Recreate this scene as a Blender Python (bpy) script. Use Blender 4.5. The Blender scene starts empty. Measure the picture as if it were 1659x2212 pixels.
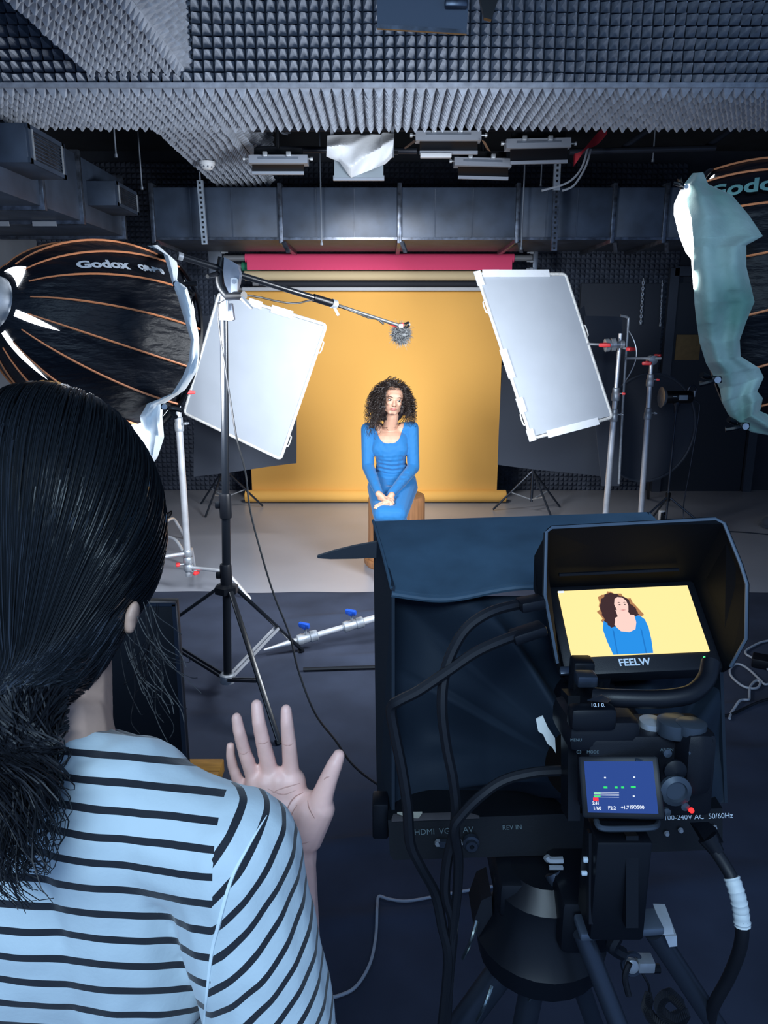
import bpy, bmesh, math, random
from mathutils import Vector, Matrix, noise
random.seed(7)
SC = bpy.context.scene
COL = SC.collection
# ---------------------------------------------------------------- camera
F = 1600.0; PITCH = math.radians(13.7); CAM = Vector((0, 0, 1.68))
cd = bpy.data.cameras.new('camera'); cam = bpy.data.objects.new('camera', cd); COL.objects.link(cam)
cam.location = CAM; cam.rotation_euler = (math.pi/2 - PITCH, 0, 0)
cd.sensor_fit = 'VERTICAL'; cd.sensor_height = 24.0; cd.lens = 24.0*F/2212.0; cd.clip_start = 0.02
SC.camera = cam
# ---------------------------------------------------------------- world, light, exposure
w = bpy.data.worlds.new('world'); SC.world = w; w.use_nodes = True
bg = w.node_tree.nodes['Background']; bg.inputs[0].default_value = (0.30, 0.52, 1.0, 1); bg.inputs[1].default_value = 0.38
def area(name, loc, target, sx, sy, power, col, disk=False, spread=math.pi):
    l = bpy.data.lights.new(name, 'AREA'); l.shape = 'ELLIPSE' if disk else 'RECTANGLE'
    l.size = sx; l.size_y = sy; l.energy = power; l.color = col; l.spread = spread
    o = bpy.data.objects.new(name, l); COL.objects.link(o); o.location = loc
    o.rotation_euler = (Vector(target) - Vector(loc)).to_track_quat('-Z', 'Y').to_euler()
    return o
L_FILL = area('added_fill_lamp', (-0.25, -1.2, 2.85), (-0.1, 0.75, 1.1), 1.3, 0.6, 40, (0.58, 0.80, 1.0))  # unseen lamp added behind the viewer for the cool fill
SOFT_L = 24; SOFT_R = 37
L_TOP = area('cloth_covered_lamp', (-.15, 5.32, 2.50), (0.0, 7.0, 1.0), .5, .3, 10, (1.0, .97, .93), spread=math.radians(100))
vs = SC.view_settings
vs.view_transform = 'Standard'; vs.look = 'None'; vs.exposure = 0.74; vs.gamma = 1.0; vs.use_curve_mapping = False
# ---------------------------------------------------------------- pixel -> place
FW = Vector((0, math.cos(PITCH), -math.sin(PITCH))); UP = Vector((0, math.sin(PITCH), math.cos(PITCH)))
def ray(px, py): return Vector((1, 0, 0))*((px-829.5)/F) - UP*((py-1106)/F) + FW
def P(px, py, Y): r = ray(px, py); return CAM + r*(Y/r.y)
def PZ(px, py, z): r = ray(px, py); return CAM + r*((z-CAM.z)/r.z)
def D(px, py, d): return CAM + ray(px, py)*d
def PL(px, py, p0, n): r = ray(px, py); n = Vector(n); return CAM + r*((Vector(p0)-CAM).dot(n)/r.dot(n))
# ---------------------------------------------------------------- materials
def lin(c):
    if isinstance(c, str):
        c = [int(c[i:i+2], 16)/255 for i in (0, 2, 4)]
        c = [x/12.92 if x <= .04045 else ((x+.055)/1.055)**2.4 for x in c]
    return (*c[:3], 1.0)
MATS = {}
def M(name, col, rough=.5, metal=0., var=None, bump=None, emit=None, spec=.5, sheen=0., stretch=None, trans=0., sss=0., coat=0., col2=None):
    if name in MATS: return MATS[name]
    m = bpy.data.materials.new(name); m.use_nodes = True; nt = m.node_tree; b = nt.nodes['Principled BSDF']
    b.inputs['Base Color'].default_value = lin(col); b.inputs['Roughness'].default_value = rough
    b.inputs['Metallic'].default_value = metal; b.inputs['Specular IOR Level'].default_value = spec
    b.inputs['Sheen Weight'].default_value = sheen; b.inputs['Coat Weight'].default_value = coat
    if trans: b.inputs['Transmission Weight'].default_value = trans
    if sss:
        b.inputs['Subsurface Weight'].default_value = sss; b.inputs['Subsurface Radius'].default_value = (.02, .008, .004)
    if emit:
        b.inputs['Emission Color'].default_value = lin(emit[0]); b.inputs['Emission Strength'].default_value = emit[1]
    def coords():
        tc = nt.nodes.new('ShaderNodeTexCoord'); o = tc.outputs['Object']
        if stretch:
            mp = nt.nodes.new('ShaderNodeMapping'); mp.inputs['Scale'].default_value = stretch
            nt.links.new(o, mp.inputs[0]); o = mp.outputs[0]
        return o
    if var:
        sc_, amt = var; n = nt.nodes.new('ShaderNodeTexNoise'); n.inputs['Scale'].default_value = sc_; n.inputs['Detail'].default_value = 5
        nt.links.new(coords(), n.inputs['Vector'])
        mx = nt.nodes.new('ShaderNodeMix'); mx.data_type = 'RGBA'
        c = lin(col); c2 = lin(col2) if col2 else None
        mx.inputs[6].default_value = [max(0, x*(1-amt)) for x in c[:3]] + [1]
        mx.inputs[7].default_value = c2 if c2 else [min(1, x*(1+amt)) for x in c[:3]] + [1]
        mr = nt.nodes.new('ShaderNodeMapRange'); mr.inputs[1].default_value = .3; mr.inputs[2].default_value = .7
        nt.links.new(n.outputs['Fac'], mr.inputs[0]); nt.links.new(mr.outputs[0], mx.inputs[0]); nt.links.new(mx.outputs[2], b.inputs['Base Color'])
    if bump:
        sc_, st, di = bump; n = nt.nodes.new('ShaderNodeTexNoise'); n.inputs['Scale'].default_value = sc_; n.inputs['Detail'].default_value = 4
        nt.links.new(coords(), n.inputs['Vector'])
        bp = nt.nodes.new('ShaderNodeBump'); bp.inputs['Strength'].default_value = st; bp.inputs['Distance'].default_value = di
        nt.links.new(n.outputs['Fac'], bp.inputs['Height']); nt.links.new(bp.outputs[0], b.inputs['Normal'])
    MATS[name] = m; return m
# ---------------------------------------------------------------- object helpers
ORG = {}
def reg(o, org): ORG[o.name] = Vector(org); return o
def tag(o, label=None, cat=None, group=None, kind=None):
    if label: o['label'] = label
    if cat: o['category'] = cat
    if group: o['group'] = group
    if kind: o['kind'] = kind
    return o
def thing(name, label, cat, loc=(0, 0, 0), group=None):
    o = bpy.data.objects.new(name, None); COL.objects.link(o); o.location = loc; o.empty_display_size = .05
    reg(o, loc); return tag(o, label, cat, group)
def link_mesh(name, me, mat, parent=None, org=None):
    o = bpy.data.objects.new(name, me); COL.objects.link(o)
    for m in (mat if isinstance(mat, (list, tuple)) else [mat]): me.materials.append(m)
    if parent is not None: o.parent = parent; reg(o, ORG[parent.name])
    else:
        o.location = org; reg(o, org)
    return o
def frame(d, up=Vector((0, 0, 1))):
    d = Vector(d).normalized(); up = Vector(up)
    if abs(d.dot(up.normalized())) > .98: up = Vector((1, 0, 0)) if abs(d.x) < .9 else Vector((0, 1, 0))
    x = d.cross(up).normalized(); y = x.cross(d).normalized(); return x, y, d
class MB:
    def __init__(s): s.v = []; s.f = []; s.m = []
    def add(s, vs, fs, mi=0):
        k = len(s.v); s.v += [Vector(v) for v in vs]; s.f += [[i+k for i in f] for f in fs]; s.m += [mi]*len(fs); return s
    def box(s, c, size, R=None, mi=0, bev=0):
        c = Vector(c); hx, hy, hz = [a/2 for a in size]; R = R or Matrix.Identity(3)
        if bev <= 0:
            vs = [c + R @ Vector((x*hx, y*hy, z*hz)) for z in (-1, 1) for y in (-1, 1) for x in (-1, 1)]
            return s.add(vs, [(0, 2, 3, 1), (4, 5, 7, 6), (0, 1, 5, 4), (2, 6, 7, 3), (0, 4, 6, 2), (1, 3, 7, 5)], mi)
        bm = bmesh.new(); bmesh.ops.create_cube(bm, size=1)
        for v in bm.verts: v.co = Vector((v.co.x*size[0], v.co.y*size[1], v.co.z*size[2]))
        bmesh.ops.bevel(bm, geom=list(bm.edges), offset=bev, segments=2, profile=.5, affect='EDGES')
        bm.verts.index_update(); vs = [c + R @ v.co for v in bm.verts]; fs = [[v.index for v in f.verts] for f in bm.faces]; bm.free()
        return s.add(vs, fs, mi)
    def bar(s, a, b, w, h, up=(0, 0, 1), mi=0, bev=0):
        a = Vector(a); b = Vector(b); x, y, d = frame(b-a, up); R = Matrix((x, d, y)).transposed()
        return s.box((a+b)/2, (w, (b-a).length, h), R, mi, bev)
    def tube(s, pts, r, n=8, caps=True, mi=0, closed=False):
        pts = [Vector(p) for p in pts]; N = len(pts); rr = r if isinstance(r, (list, tuple)) else [r]*N
        k = len(s.v); prev = None; vs = []
        for i, p in enumerate(pts):
            a = pts[max(0, i-1)] if not closed else pts[(i-1) % N]; b = pts[min(N-1, i+1)] if not closed else pts[(i+1) % N]
            d = (b-a)
            if d.length < 1e-9: d = Vector((0, 0, 1))
            d.normalize()
            if prev is None: x = frame(d)[0]; y = d.cross(x)
            else:
                x = prev - d*prev.dot(d)
                x = x.normalized() if x.length > 1e-6 else frame(d)[0]
                y = d.cross(x)
            prev = x
            for j in range(n):
                t = 2*math.pi*j/n; vs.append(p + (x*math.cos(t) + y*math.sin(t))*rr[i])
        fs = []
        for i in range(N if closed else N-1):
            i2 = (i+1) % N
            for j in range(n): fs.append((i*n+j, i*n+(j+1) % n, i2*n+(j+1) % n, i2*n+j))
        if caps and not closed: fs.append(list(range(n))[::-1]); fs.append([(N-1)*n+j for j in range(n)])
        return s.add(vs, fs, mi)
    def cyl(s, a, b, r, n=12, mi=0, r2=None): return s.tube([a, b], [r, r if r2 is None else r2], n, True, mi)
    def lathe(s, o, axis, prof, n=20, mi=0, up=(0, 0, 1), sx=1, sy=1):
        o = Vector(o); x, y, d = frame(axis, up); vs = []; fs = []
        for (r, t) in prof:
            for j in range(n):
                a = 2*math.pi*j/n; vs.append(o + d*t + (x*math.cos(a)*sx + y*math.sin(a)*sy)*r)
        N = len(prof)
        for i in range(N-1):
            for j in range(n): fs.append((i*n+j, i*n+(j+1) % n, (i+1)*n+(j+1) % n, (i+1)*n+j))
        if prof[0][0] > 1e-6: fs.append(list(range(n))[::-1])
        if prof[-1][0] > 1e-6: fs.append([(N-1)*n+j for j in range(n)])
        return s.add(vs, fs, mi)
    def ell(s, c, rad, R=None, n=16, mi=0):
        c = Vector(c); R = R or Matrix.Identity(3); m = n//2; vs = [c + R @ Vector((0, 0, rad[2]))]; fs = []
        for i in range(1, m):
            ph = math.pi*i/m
            for j in range(n):
                t = 2*math.pi*j/n; vs.append(c + R @ Vector((rad[0]*math.sin(ph)*math.cos(t), rad[1]*math.sin(ph)*math.sin(t), rad[2]*math.cos(ph))))
        vs.append(c - R @ Vector((0, 0, rad[2]))); L = len(vs)-1
        for j in range(n): fs.append((0, 1+j, 1+(j+1) % n)); fs.append((L, 1+(m-2)*n+(j+1) % n, 1+(m-2)*n+j))
        for i in range(m-2):
            for j in range(n): fs.append((1+i*n+j, 1+(i+1)*n+j, 1+(i+1)*n+(j+1) % n, 1+i*n+(j+1) % n))
        return s.add(vs, fs, mi)
    def cap(s, a, b, ra, rb, n=14):
        a = Vector(a); b = Vector(b); d = b-a; L = d.length; prof = []
        for i in range(5): t = math.pi/2*i/4; prof.append((ra*math.sin(t), -ra*math.cos(t)))
        for i in range(5): t = math.pi/2*i/4; prof.append((rb*math.cos(t), L+rb*math.sin(t)))
        prof[0] = (1e-7, -ra); prof[-1] = (1e-7, L+rb)
        return s.lathe(a, d if L > 1e-6 else Vector((0, 0, 1)), prof, n)
    def chain(s, pts, rs):
        for i in range(len(pts)-1): s.cap(pts[i], pts[i+1], rs[i], rs[i+1])
        return s
    def grid(s, fn, nu, nv, mi=0, thick=None, closeu=False):
        vs = [Vector(fn(i/nu, j/nv)) for j in range(nv+1) for i in range(nu+1 if not closeu else nu)]; W = nu+1 if not closeu else nu; fs = []
        for j in range(nv):
            for i in range(nu): i2 = (i+1) % W; fs.append((j*W+i, j*W+i2, (j+1)*W+i2, (j+1)*W+i))
        if thick is None: return s.add(vs, fs, mi)
        t = Vector(thick); n0 = len(vs); v2 = [v+t for v in vs]; f2 = [[i+n0 for i in f][::-1] for f in fs]; sd = []
        if not closeu:
            ring = [i for i in range(W)] + [j*W+W-1 for j in range(1, nv+1)] + [nv*W+i for i in range(W-2, -1, -1)] + [j*W for j in range(nv-1, 0, -1)]
            for q in range(len(ring)): a, b = ring[q], ring[(q+1) % len(ring)]; sd.append((b, a, a+n0, b+n0))
        return s.add(vs+v2, fs+f2+sd, mi)
    def prism(s, poly, t, mi=0):
        poly = [Vector(p) for p in poly]; t = Vector(t); n = len(poly)
        fs = [list(range(n))[::-1], [n+i for i in range(n)]] + [(i, (i+1) % n, n+(i+1) % n, n+i) for i in range(n)]
        return s.add(poly + [p+t for p in poly], fs, mi)
    def build(s, name, mat, parent=None, smooth=True, org=None, angle=38):
        if parent is not None: o0 = ORG[parent.name]
        elif org is not None: o0 = Vector(org)
        else:
            n = max(1, len(s.v)); o0 = Vector((sum(v.x for v in s.v)/n, sum(v.y for v in s.v)/n, min((v.z for v in s.v), default=0)))
        me = bpy.data.meshes.new(name); me.from_pydata([v-o0 for v in s.v], [], s.f)
        if any(s.m): me.polygons.foreach_set('material_index', s.m)
        bm = bmesh.new(); bm.from_mesh(me); bmesh.ops.recalc_face_normals(bm, faces=bm.faces); bm.to_mesh(me); bm.free()
        if smooth:
            me.polygons.foreach_set('use_smooth', [True]*len(me.polygons)); me.set_sharp_from_angle(angle=math.radians(angle))
        return link_mesh(name, me, mat, parent, o0)
def blend(mb, voxel, smooth=4, fac=.5, org=None):
    """one continuous skin over overlapping solids -> mesh in coordinates relative to org"""
    o0 = Vector(org) if org is not None else Vector((0, 0, 0))
    me = bpy.data.meshes.new('tmp'); me.from_pydata([v-o0 for v in mb.v], [], mb.f)
    bm = bmesh.new(); bm.from_mesh(me); bmesh.ops.recalc_face_normals(bm, faces=bm.faces); bm.to_mesh(me); bm.free()
    o = bpy.data.objects.new('tmp', me); COL.objects.link(o)
    r = o.modifiers.new('r', 'REMESH'); r.mode = 'VOXEL'; r.voxel_size = voxel; r.use_smooth_shade = True
    if smooth: q = o.modifiers.new('s', 'SMOOTH'); q.iterations = smooth; q.factor = fac
    dg = bpy.context.evaluated_depsgraph_get(); out = bpy.data.meshes.new_from_object(o.evaluated_get(dg))
    bpy.data.objects.remove(o); out.materials.clear()
    out.polygons.foreach_set('use_smooth', [True]*len(out.polygons)); return out
def spline(pts, n=8):
    pts = [Vector(p) for p in pts]; out = []
    for i in range(len(pts)-1):
        p0 = pts[max(0, i-1)]; p1 = pts[i]; p2 = pts[i+1]; p3 = pts[min(len(pts)-1, i+2)]
        for k in range(n):
            t = k/n; out.append(.5*((2*p1)+(p2-p0)*t+(2*p0-5*p1+4*p2-p3)*t*t+(3*p1-p0-3*p2+p3)*t**3))
    return out + [pts[-1]]
def interp(tab, y):
    if y <= tab[0][0]: return tab[0][1]
    for (a, b), (c, d) in zip(tab, tab[1:]):
        if y <= c: return b + (d-b)*(y-a)/(c-a)
    return tab[-1][1]
def text_mesh(txt, size, extrude=.0, fn=None, sub=0, bold=0., shear=0.):
    cu = bpy.data.curves.new('t', 'FONT'); cu.body = txt; cu.size = size; cu.extrude = extrude; cu.offset = bold; cu.shear = shear
    cu.align_x = 'CENTER'; cu.align_y = 'CENTER'; cu.resolution_u = 3
    o = bpy.data.objects.new('t', cu); COL.objects.link(o); dg = bpy.context.evaluated_depsgraph_get()
    me = bpy.data.meshes.new_from_object(o.evaluated_get(dg)); bpy.data.objects.remove(o); me.materials.clear()
    if sub:
        bm = bmesh.new(); bm.from_mesh(me); bmesh.ops.triangulate(bm, faces=bm.faces)
        for _ in range(sub): bmesh.ops.subdivide_edges(bm, edges=[e for e in bm.edges if e.calc_length() > size*.12], cuts=1)
        bmesh.ops.triangulate(bm, faces=bm.faces); bm.to_mesh(me); bm.free()
    if fn:
        for v in me.vertices: v.co = fn(v.co.copy())
    return me
def lettering(name, txt, size, parent, mat, c, ux, uy, off=.0006, bold=0., extrude=.0002, shear=0.):
    c = Vector(c); ux = Vector(ux).normalized(); uy = Vector(uy).normalized(); nz = ux.cross(uy).normalized(); o0 = ORG[parent.name]
    me = text_mesh(txt, size, extrude, lambda v: c + ux*v.x + uy*v.y + nz*(off+v.z) - o0, bold=bold, shear=shear)
    return link_mesh(name, me, mat, parent)
# ---------------------------------------------------------------- palette
m_black = M('black_metal', (.0025, .0035, .006), .4, .0, spec=.3)
m_blackp = M('black_plastic', (.003, .004, .007), .45, spec=.3, bump=(900, .15, .0005))
m_satin = M('black_satin_metal', (.035, .045, .065), .32, .6)
m_chrome = M('chrome_steel', (.66, .68, .72), .3, .55, var=(14, .15))
m_cast = M('cast_grey_metal', (.36, .39, .43), .4, .5, var=(30, .2))
m_grey = M('grey_metal', (.16, .19, .24), .42, .5)
m_red = M('red_plastic', (.78, .045, .05), .4)
m_blue = M('blue_plastic', (.01, .07, .42), .4)
m_white = M('white_plastic', (.75, .78, .82), .4)
m_cable = M('black_rubber_cable', (.004, .005, .008), .5, spec=.4)
m_wcable = M('grey_cable', (.30, .33, .38), .4)
m_fabric = M('black_fabric', (.008, .013, .022), .85, sheen=.15, bump=(1400, .25, .0006), var=(9, .25))
m_pole = M('black_enamel_pole', (.006, .008, .012), .3, .2, spec=.6)
m_rubber = M('white_rubber', (.6, .6, .6), .6)
m_ink = M('white_print', (.55, .62, .68), .6)
# ================================================================ the room
m_floor = M('grey_vinyl_floor', (.31, .325, .375), .30, var=(1.3, .10), bump=(60, .03, .002), spec=.8)
m_wall = M('dark_painted_wall', (.020, .026, .040), .8, var=(3, .2))
m_wallg = M('grey_plaster_wall', (.20, .225, .27), .85, var=(2.5, .12), bump=(40, .2, .004))
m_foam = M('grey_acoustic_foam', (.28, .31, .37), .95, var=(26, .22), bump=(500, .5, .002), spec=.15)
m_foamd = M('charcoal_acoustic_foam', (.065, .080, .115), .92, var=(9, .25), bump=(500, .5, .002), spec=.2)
m_ceil = M('black_painted_ceiling', (.010, .013, .020), .9, var=(4, .3))
m_duct = M('black_painted_sheet_metal', (.034, .050, .082), .5, .2, var=(6, .30), bump=(3, .1, .01))
m_ductr = M('dark_brown_duct_lining', (.055, .045, .045), .5, .2, var=(6, .2))
m_flange = M('worn_steel_flange', (.055, .068, .095), .33, .6, var=(25, .6))
m_tape = M('grey_tape', (.22, .25, .30), .5)
YB = 7.9
def struct(o): o['kind'] = 'structure'; return o
struct(MB().box((.7, 3.2, -.05), (8.4, 9.6, .1)).build('floor', m_floor, org=(.7, 3.2, 0)))
wb = struct(MB().box((.7, YB+.1, 1.7), (8.4, .2, 3.4)).build('wall_back', m_wall, org=(.7, YB, 0)))
struct(MB().box((-3.55, 3.9, 1.7), (.1, 8.2, 3.4)).build('wall_left', m_wallg, org=(-3.55, 3.9, 0)))
struct(MB().box((4.95, 4.7, 1.7), (.1, 6.6, 3.4)).build('wall_right', m_wall, org=(4.95, 4.7, 0)))
struct(MB().box((.7, 4.4, 3.45), (8.4, 7.2, .1)).build('ceiling', m_ceil, org=(.7, 4.4, 3.4)))
def foam(mb, o, ux, uy, n, nx, ny, c, h, jit=.0, gap=0.):
    o = Vector(o); ux = Vector(ux); uy = Vector(uy); n = Vector(n)
    for j in range(ny):
        for i in range(nx):
            b = o + ux*(i*c) + uy*(j*c)
            wv = n*(.010*noise.noise(b*1.7)) + uy*(.012*noise.noise(b*.9+Vector((5, 0, 0))))
            a0 = b+wv; hh = h*(1+random.uniform(-jit, jit)); ap = a0 + (ux+uy)*(c/2) + n*hh + (ux*random.uniform(-1, 1)+uy*random.uniform(-1, 1))*c*.04
            k = c*.06
            g = c*gap; a0 = a0+(ux+uy)*g - n*(.02 if gap else 0); c_ = c-2*g
            mb.add([a0, a0+ux*c_, a0+(ux+uy)*c_, a0+uy*c_, ap-ux*k-uy*k, ap+ux*k-uy*k, ap+ux*k+uy*k, ap-ux*k+uy*k],
                   [(0, 1, 5, 4), (1, 2, 6, 5), (2, 3, 7, 6), (3, 0, 4, 7), (4, 5, 6, 7)])
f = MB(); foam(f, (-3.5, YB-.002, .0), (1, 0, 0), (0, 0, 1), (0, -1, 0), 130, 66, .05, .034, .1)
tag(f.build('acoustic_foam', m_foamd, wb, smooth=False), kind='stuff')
# cross beam lined with foam, and the lengthwise beam
bz, by0, by1 = 2.80, 3.86, 4.52
beam = struct(MB().box((.7, (by0+by1)/2+.03, bz+.34), (8.3, by1-by0-.06, .6)).build('trim_1', m_foamd, org=(.7, by0, bz)))
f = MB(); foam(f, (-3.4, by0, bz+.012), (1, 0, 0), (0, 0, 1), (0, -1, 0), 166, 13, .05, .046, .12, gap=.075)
f.bar((-3.4, by0+.0, bz+.004), (4.8, by0+.0, bz+.004), .02, .02)
tag(f.build('foam_face', m_foam, beam, smooth=False), kind='stuff')
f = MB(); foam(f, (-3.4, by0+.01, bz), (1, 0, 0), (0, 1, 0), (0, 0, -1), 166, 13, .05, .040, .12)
tag(f.build('foam_underside', m_foam, beam, smooth=False), kind='stuff')
lb = struct(MB().box((-1.16, 3.95, 3.15), (.38, 5.3, .5)).build('trim_2', m_foamd, org=(-1.16, 3.95, 2.9)))
f = MB(); foam(f, (-1.38, 1.3, 2.87), (1, 0, 0), (0, 1, 0), (0, 0, -1), 9, 106, .05, .040, .15)
foam(f, (-.93, 1.3, 2.87), (0, 1, 0), (0, 0, 1), (1, 0, 0), 106, 10, .05, .040, .15)
foam(f, (-1.38, 1.3, 2.87), (0, 1, 0), (0, 0, 1), (-1, 0, 0), 106, 10, .05, .040, .15)
tag(f.build('foam_lining', m_foam, lb, smooth=False), kind='stuff')
# dark door with its frame at the far right, and skirting
dr = struct(MB().box((3.42, YB-.03, 1.08), (.86, .05, 2.16)).build('door_1', M('dark_door', (.014, .019, .030), .6), org=(3.42, YB, 0)))
MB().box((3.07, YB-.075, 1.02), (.03, .05, .12)).build('door_handle', m_satin, dr)
pnl = MB()
for a, b in (((2.93, YB-.06, 0), (2.93, YB-.06, 2.3)), ((3.91, YB-.06, 0), (3.91, YB-.06, 2.3)), ((2.93, YB-.06, 2.27), (3.91, YB-.06, 2.27))): pnl.bar(a, b, .09, .06, (0, 1, 0))
struct(pnl.build('trim_3', M('dark_door_frame', (.040, .050, .072), .55)))
a = P(1256, 612, YB-.07); b = P(1404, 1000, YB-.07)
struct(MB().box(((a.x+b.x)/2, YB-.05, (a.z+b.z)/2), (b.x-a.x, .05, a.z-b.z), bev=.006).build('trim_4', M('dark_wall_panel', (.030, .038, .056), .75, bump=(300, .3, .002))))
a = P(1463, 723, YB-.08); b = P(1511, 778, YB-.08)
tag(MB().box(((a.x+b.x)/2, YB-.062, (a.z+b.z)/2), (b.x-a.x, .012, a.z-b.z), bev=.003).build('paper_sheet', M('brown_paper', (.20, .125, .05), .8, var=(20, .12))), 'brown paper sheet stuck on the dark door at right', 'paper')
for k, (x0, y0, x1, y1) in enumerate(((1390, 602, 1384, 698), (1431, 606, 1426, 702))):
    t = thing('hanging_chain', ('thicker bright metal chain hanging on dark panel left of the door frame', 'thinner metal chain hanging on the dark door frame')[k], 'chain', P(x1, y1, YB-.11), 'chains on the back wall')
    p = MB(); n = 16
    for i in range(n):
        q = P(x0, y0, YB-.11).lerp(P(x1, y1, YB-.11), (i+.5)/n); w_ = (.011, .006)[k]
        ring = [q + Vector((math.cos(u)*w_*(1 if i % 2 else .4), math.sin(u)*w_*(0 if i % 2 else .6), math.sin(u)*.019)) for u in [2*math.pi*j/8 for j in range(8)]]
        p.tube(ring, (.004, .0025)[k], 5, closed=True)
    tag(p.build('links', m_chrome, t), kind='stuff'); MB().box(P(x1, y1, YB-.11), (.02, .02, .03), bev=.004).build('end_weight', m_cast, t)
# ---------------------------------------------------------------- black cloth spread over the floor
def clothz(x, y):
    z = .006 + .010*abs(noise.noise(Vector((x*.9, y*1.6, 3)))) + .004*noise.noise(Vector((x*4, y*5, 1)))
    for (cy, sl, x0, x1, h, wd) in ((3.62, .05, -.35, .6, .022, .035), (2.13, .08, -.45, .35, .026, .03), (2.02, -.03, .9, 3, .02, .03), (1.83, .02, -.3, .3, .018, .03), (4.1, .25, -.6, .3, .03, .06), (2.75, -.02, 1.3, 3.2, .022, .03), (3.1, .03, 1.2, 3.2, .02, .03), (2.45, .0, -.8, .2, .012, .03), (1.95, .01, .55, 1.3, .016, .03), (3.0, -.06, -1.2, -.2, .012, .04)):
        if x0 < x < x1:
            u = (x-x0)/(x1-x0); e = math.sin(math.pi*u)**.5
            q = (y-cy-sl*(x-x0)-.02*math.sin(x*7))/wd; z += h*e*math.exp(-q*q)
    return z
def clothp(u, v):
    x = -2.6 + 6.4*u; y0 = 4.66 + .025*math.sin(x*2.1) + .012*math.sin(x*9); y = -.6 + (y0+.6)*v
    return Vector((x, y, clothz(x, y)*(1 if v < .995 else .4)))
c = MB().grid(clothp, 200, 170)
tag(c.build('floor_cloth', M('black_floor_cloth', (.030, .039, .066), .85, bump=(700, .25, .001), var=(3, .25), spec=.25), org=(0, 2, 0), angle=180), 'wrinkled black cloth covering the floor in the foreground', 'cloth')
# ---------------------------------------------------------------- ducts
t = thing('air_duct', 'black sheet metal air duct running across the back under the ceiling', 'duct', (0, 6.65, 2.38))
zt, zb, dy0, dy1 = 2.77, 2.385, 6.2, 7.1
xs = [P(px, 460, dy0).x for px in (330, 606, 863, 1118, 1325, 1437)]; xs.append(xs[-1]+.8)
for i in range(len(xs)-1):
    a, b = xs[i], xs[i+1]; m = MB()
    m.box(((a+b)/2, (dy0+dy1)/2, (zt+zb)/2), (b-a-.012, dy1-dy0, zt-zb), bev=.006)
    for q in (.3, .62):
        if b-a > .6: m.box((a+(b-a)*q, dy0-.002, (zt+zb)/2), (.008, .006, zt-zb-.02))
    m.build('duct_section', m_duct, t)
    MB().box((a, (dy0+dy1)/2, (zt+zb)/2), (.035, dy1-dy0+.05, zt-zb+.06), bev=.005).build('flange', m_flange, t)
    k = MB(); k.bar((a+.02, dy0-.03, zb-.02), (a+.05, dy0+.03, zb-.09), .03, .02); k.build('flange_clip', m_flange, t)
MB().bar((xs[0], dy0-.008, zb+.006), (xs[-1], dy0-.008, zb+.006), .015, .02).build('edge_trim', m_flange, t)
for px in (1008, 1060, 1300): pass
t = thing('air_duct', 'black sheet metal air duct running along the left wall with grilles', 'duct', (-2.5, 4.2, 2.41))
ys = [1.6, 3.2, 4.05, 4.76, 5.36, 6.2]
for i in range(len(ys)-1):
    a, b = ys[i], ys[i+1]; m = MB().box((-2.53, (a+b)/2, 2.62), (.95, b-a-.012, .42), bev=.006); m.build('duct_section', m_duct, t)
    MB().box((-2.53, b, 2.62), (1.0, .04, .47), bev=.005).build('flange', m_flange, t)
for (a, b) in ((4.76, -2.55), (5.36, -2.62), (5.36, -2.3)): MB().box((b, a-.022, 2.388), (.16, .012, .03)).build('tape', m_tape, t)
for (y0, y1, z0, z1) in ((4.2, 4.66, 2.54, 2.73), (5.5, 5.98, 2.53, 2.69)):
    v = MB().box((-1.96, (y0+y1)/2, (z0+z1)/2), (.2, y1-y0, z1-z0), bev=.004).build('grille_box', m_duct, t)
    g = MB()
    for q in ((y0+.02, y0+.02, z0, z1), (y1-.02, y1-.02, z0, z1)): g.bar((-1.855, q[0], q[2]), (-1.855, q[1], q[3]), .03, .014, (1, 0, 0))
    for z in (z0+.012, z1-.012): g.bar((-1.855, y0, z), (-1.855, y1, z), .024, .014, (1, 0, 0))
    g.build('grille_frame', m_duct, v)
    for k in range(8): MB().bar((-1.853, y0+.03, z0+.03+k*(z1-z0-.06)/7), (-1.853, y1-.03, z0+.03+k*(z1-z0-.06)/7), .010, .004, (1, 0, .6)).build('slat', m_flange, v)
    for yy in (y0+.045, y1-.045): MB().bar((-1.846, yy, z0+.02), (-1.846, yy, z1-.02), .012, .006, (1, 0, 0)).build('grille_clip', m_cast, v)
h = MB(); h.bar((-3.2, 3.92, 2.37), (-1.98, 3.92, 2.37), .045, .04)
h.build('support_bar', m_flange, t); MB().cyl((-2.0, 3.92, 2.36), (-2.0, 3.92, 3.4), .008).build('support_rod', m_flange, t)
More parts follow.
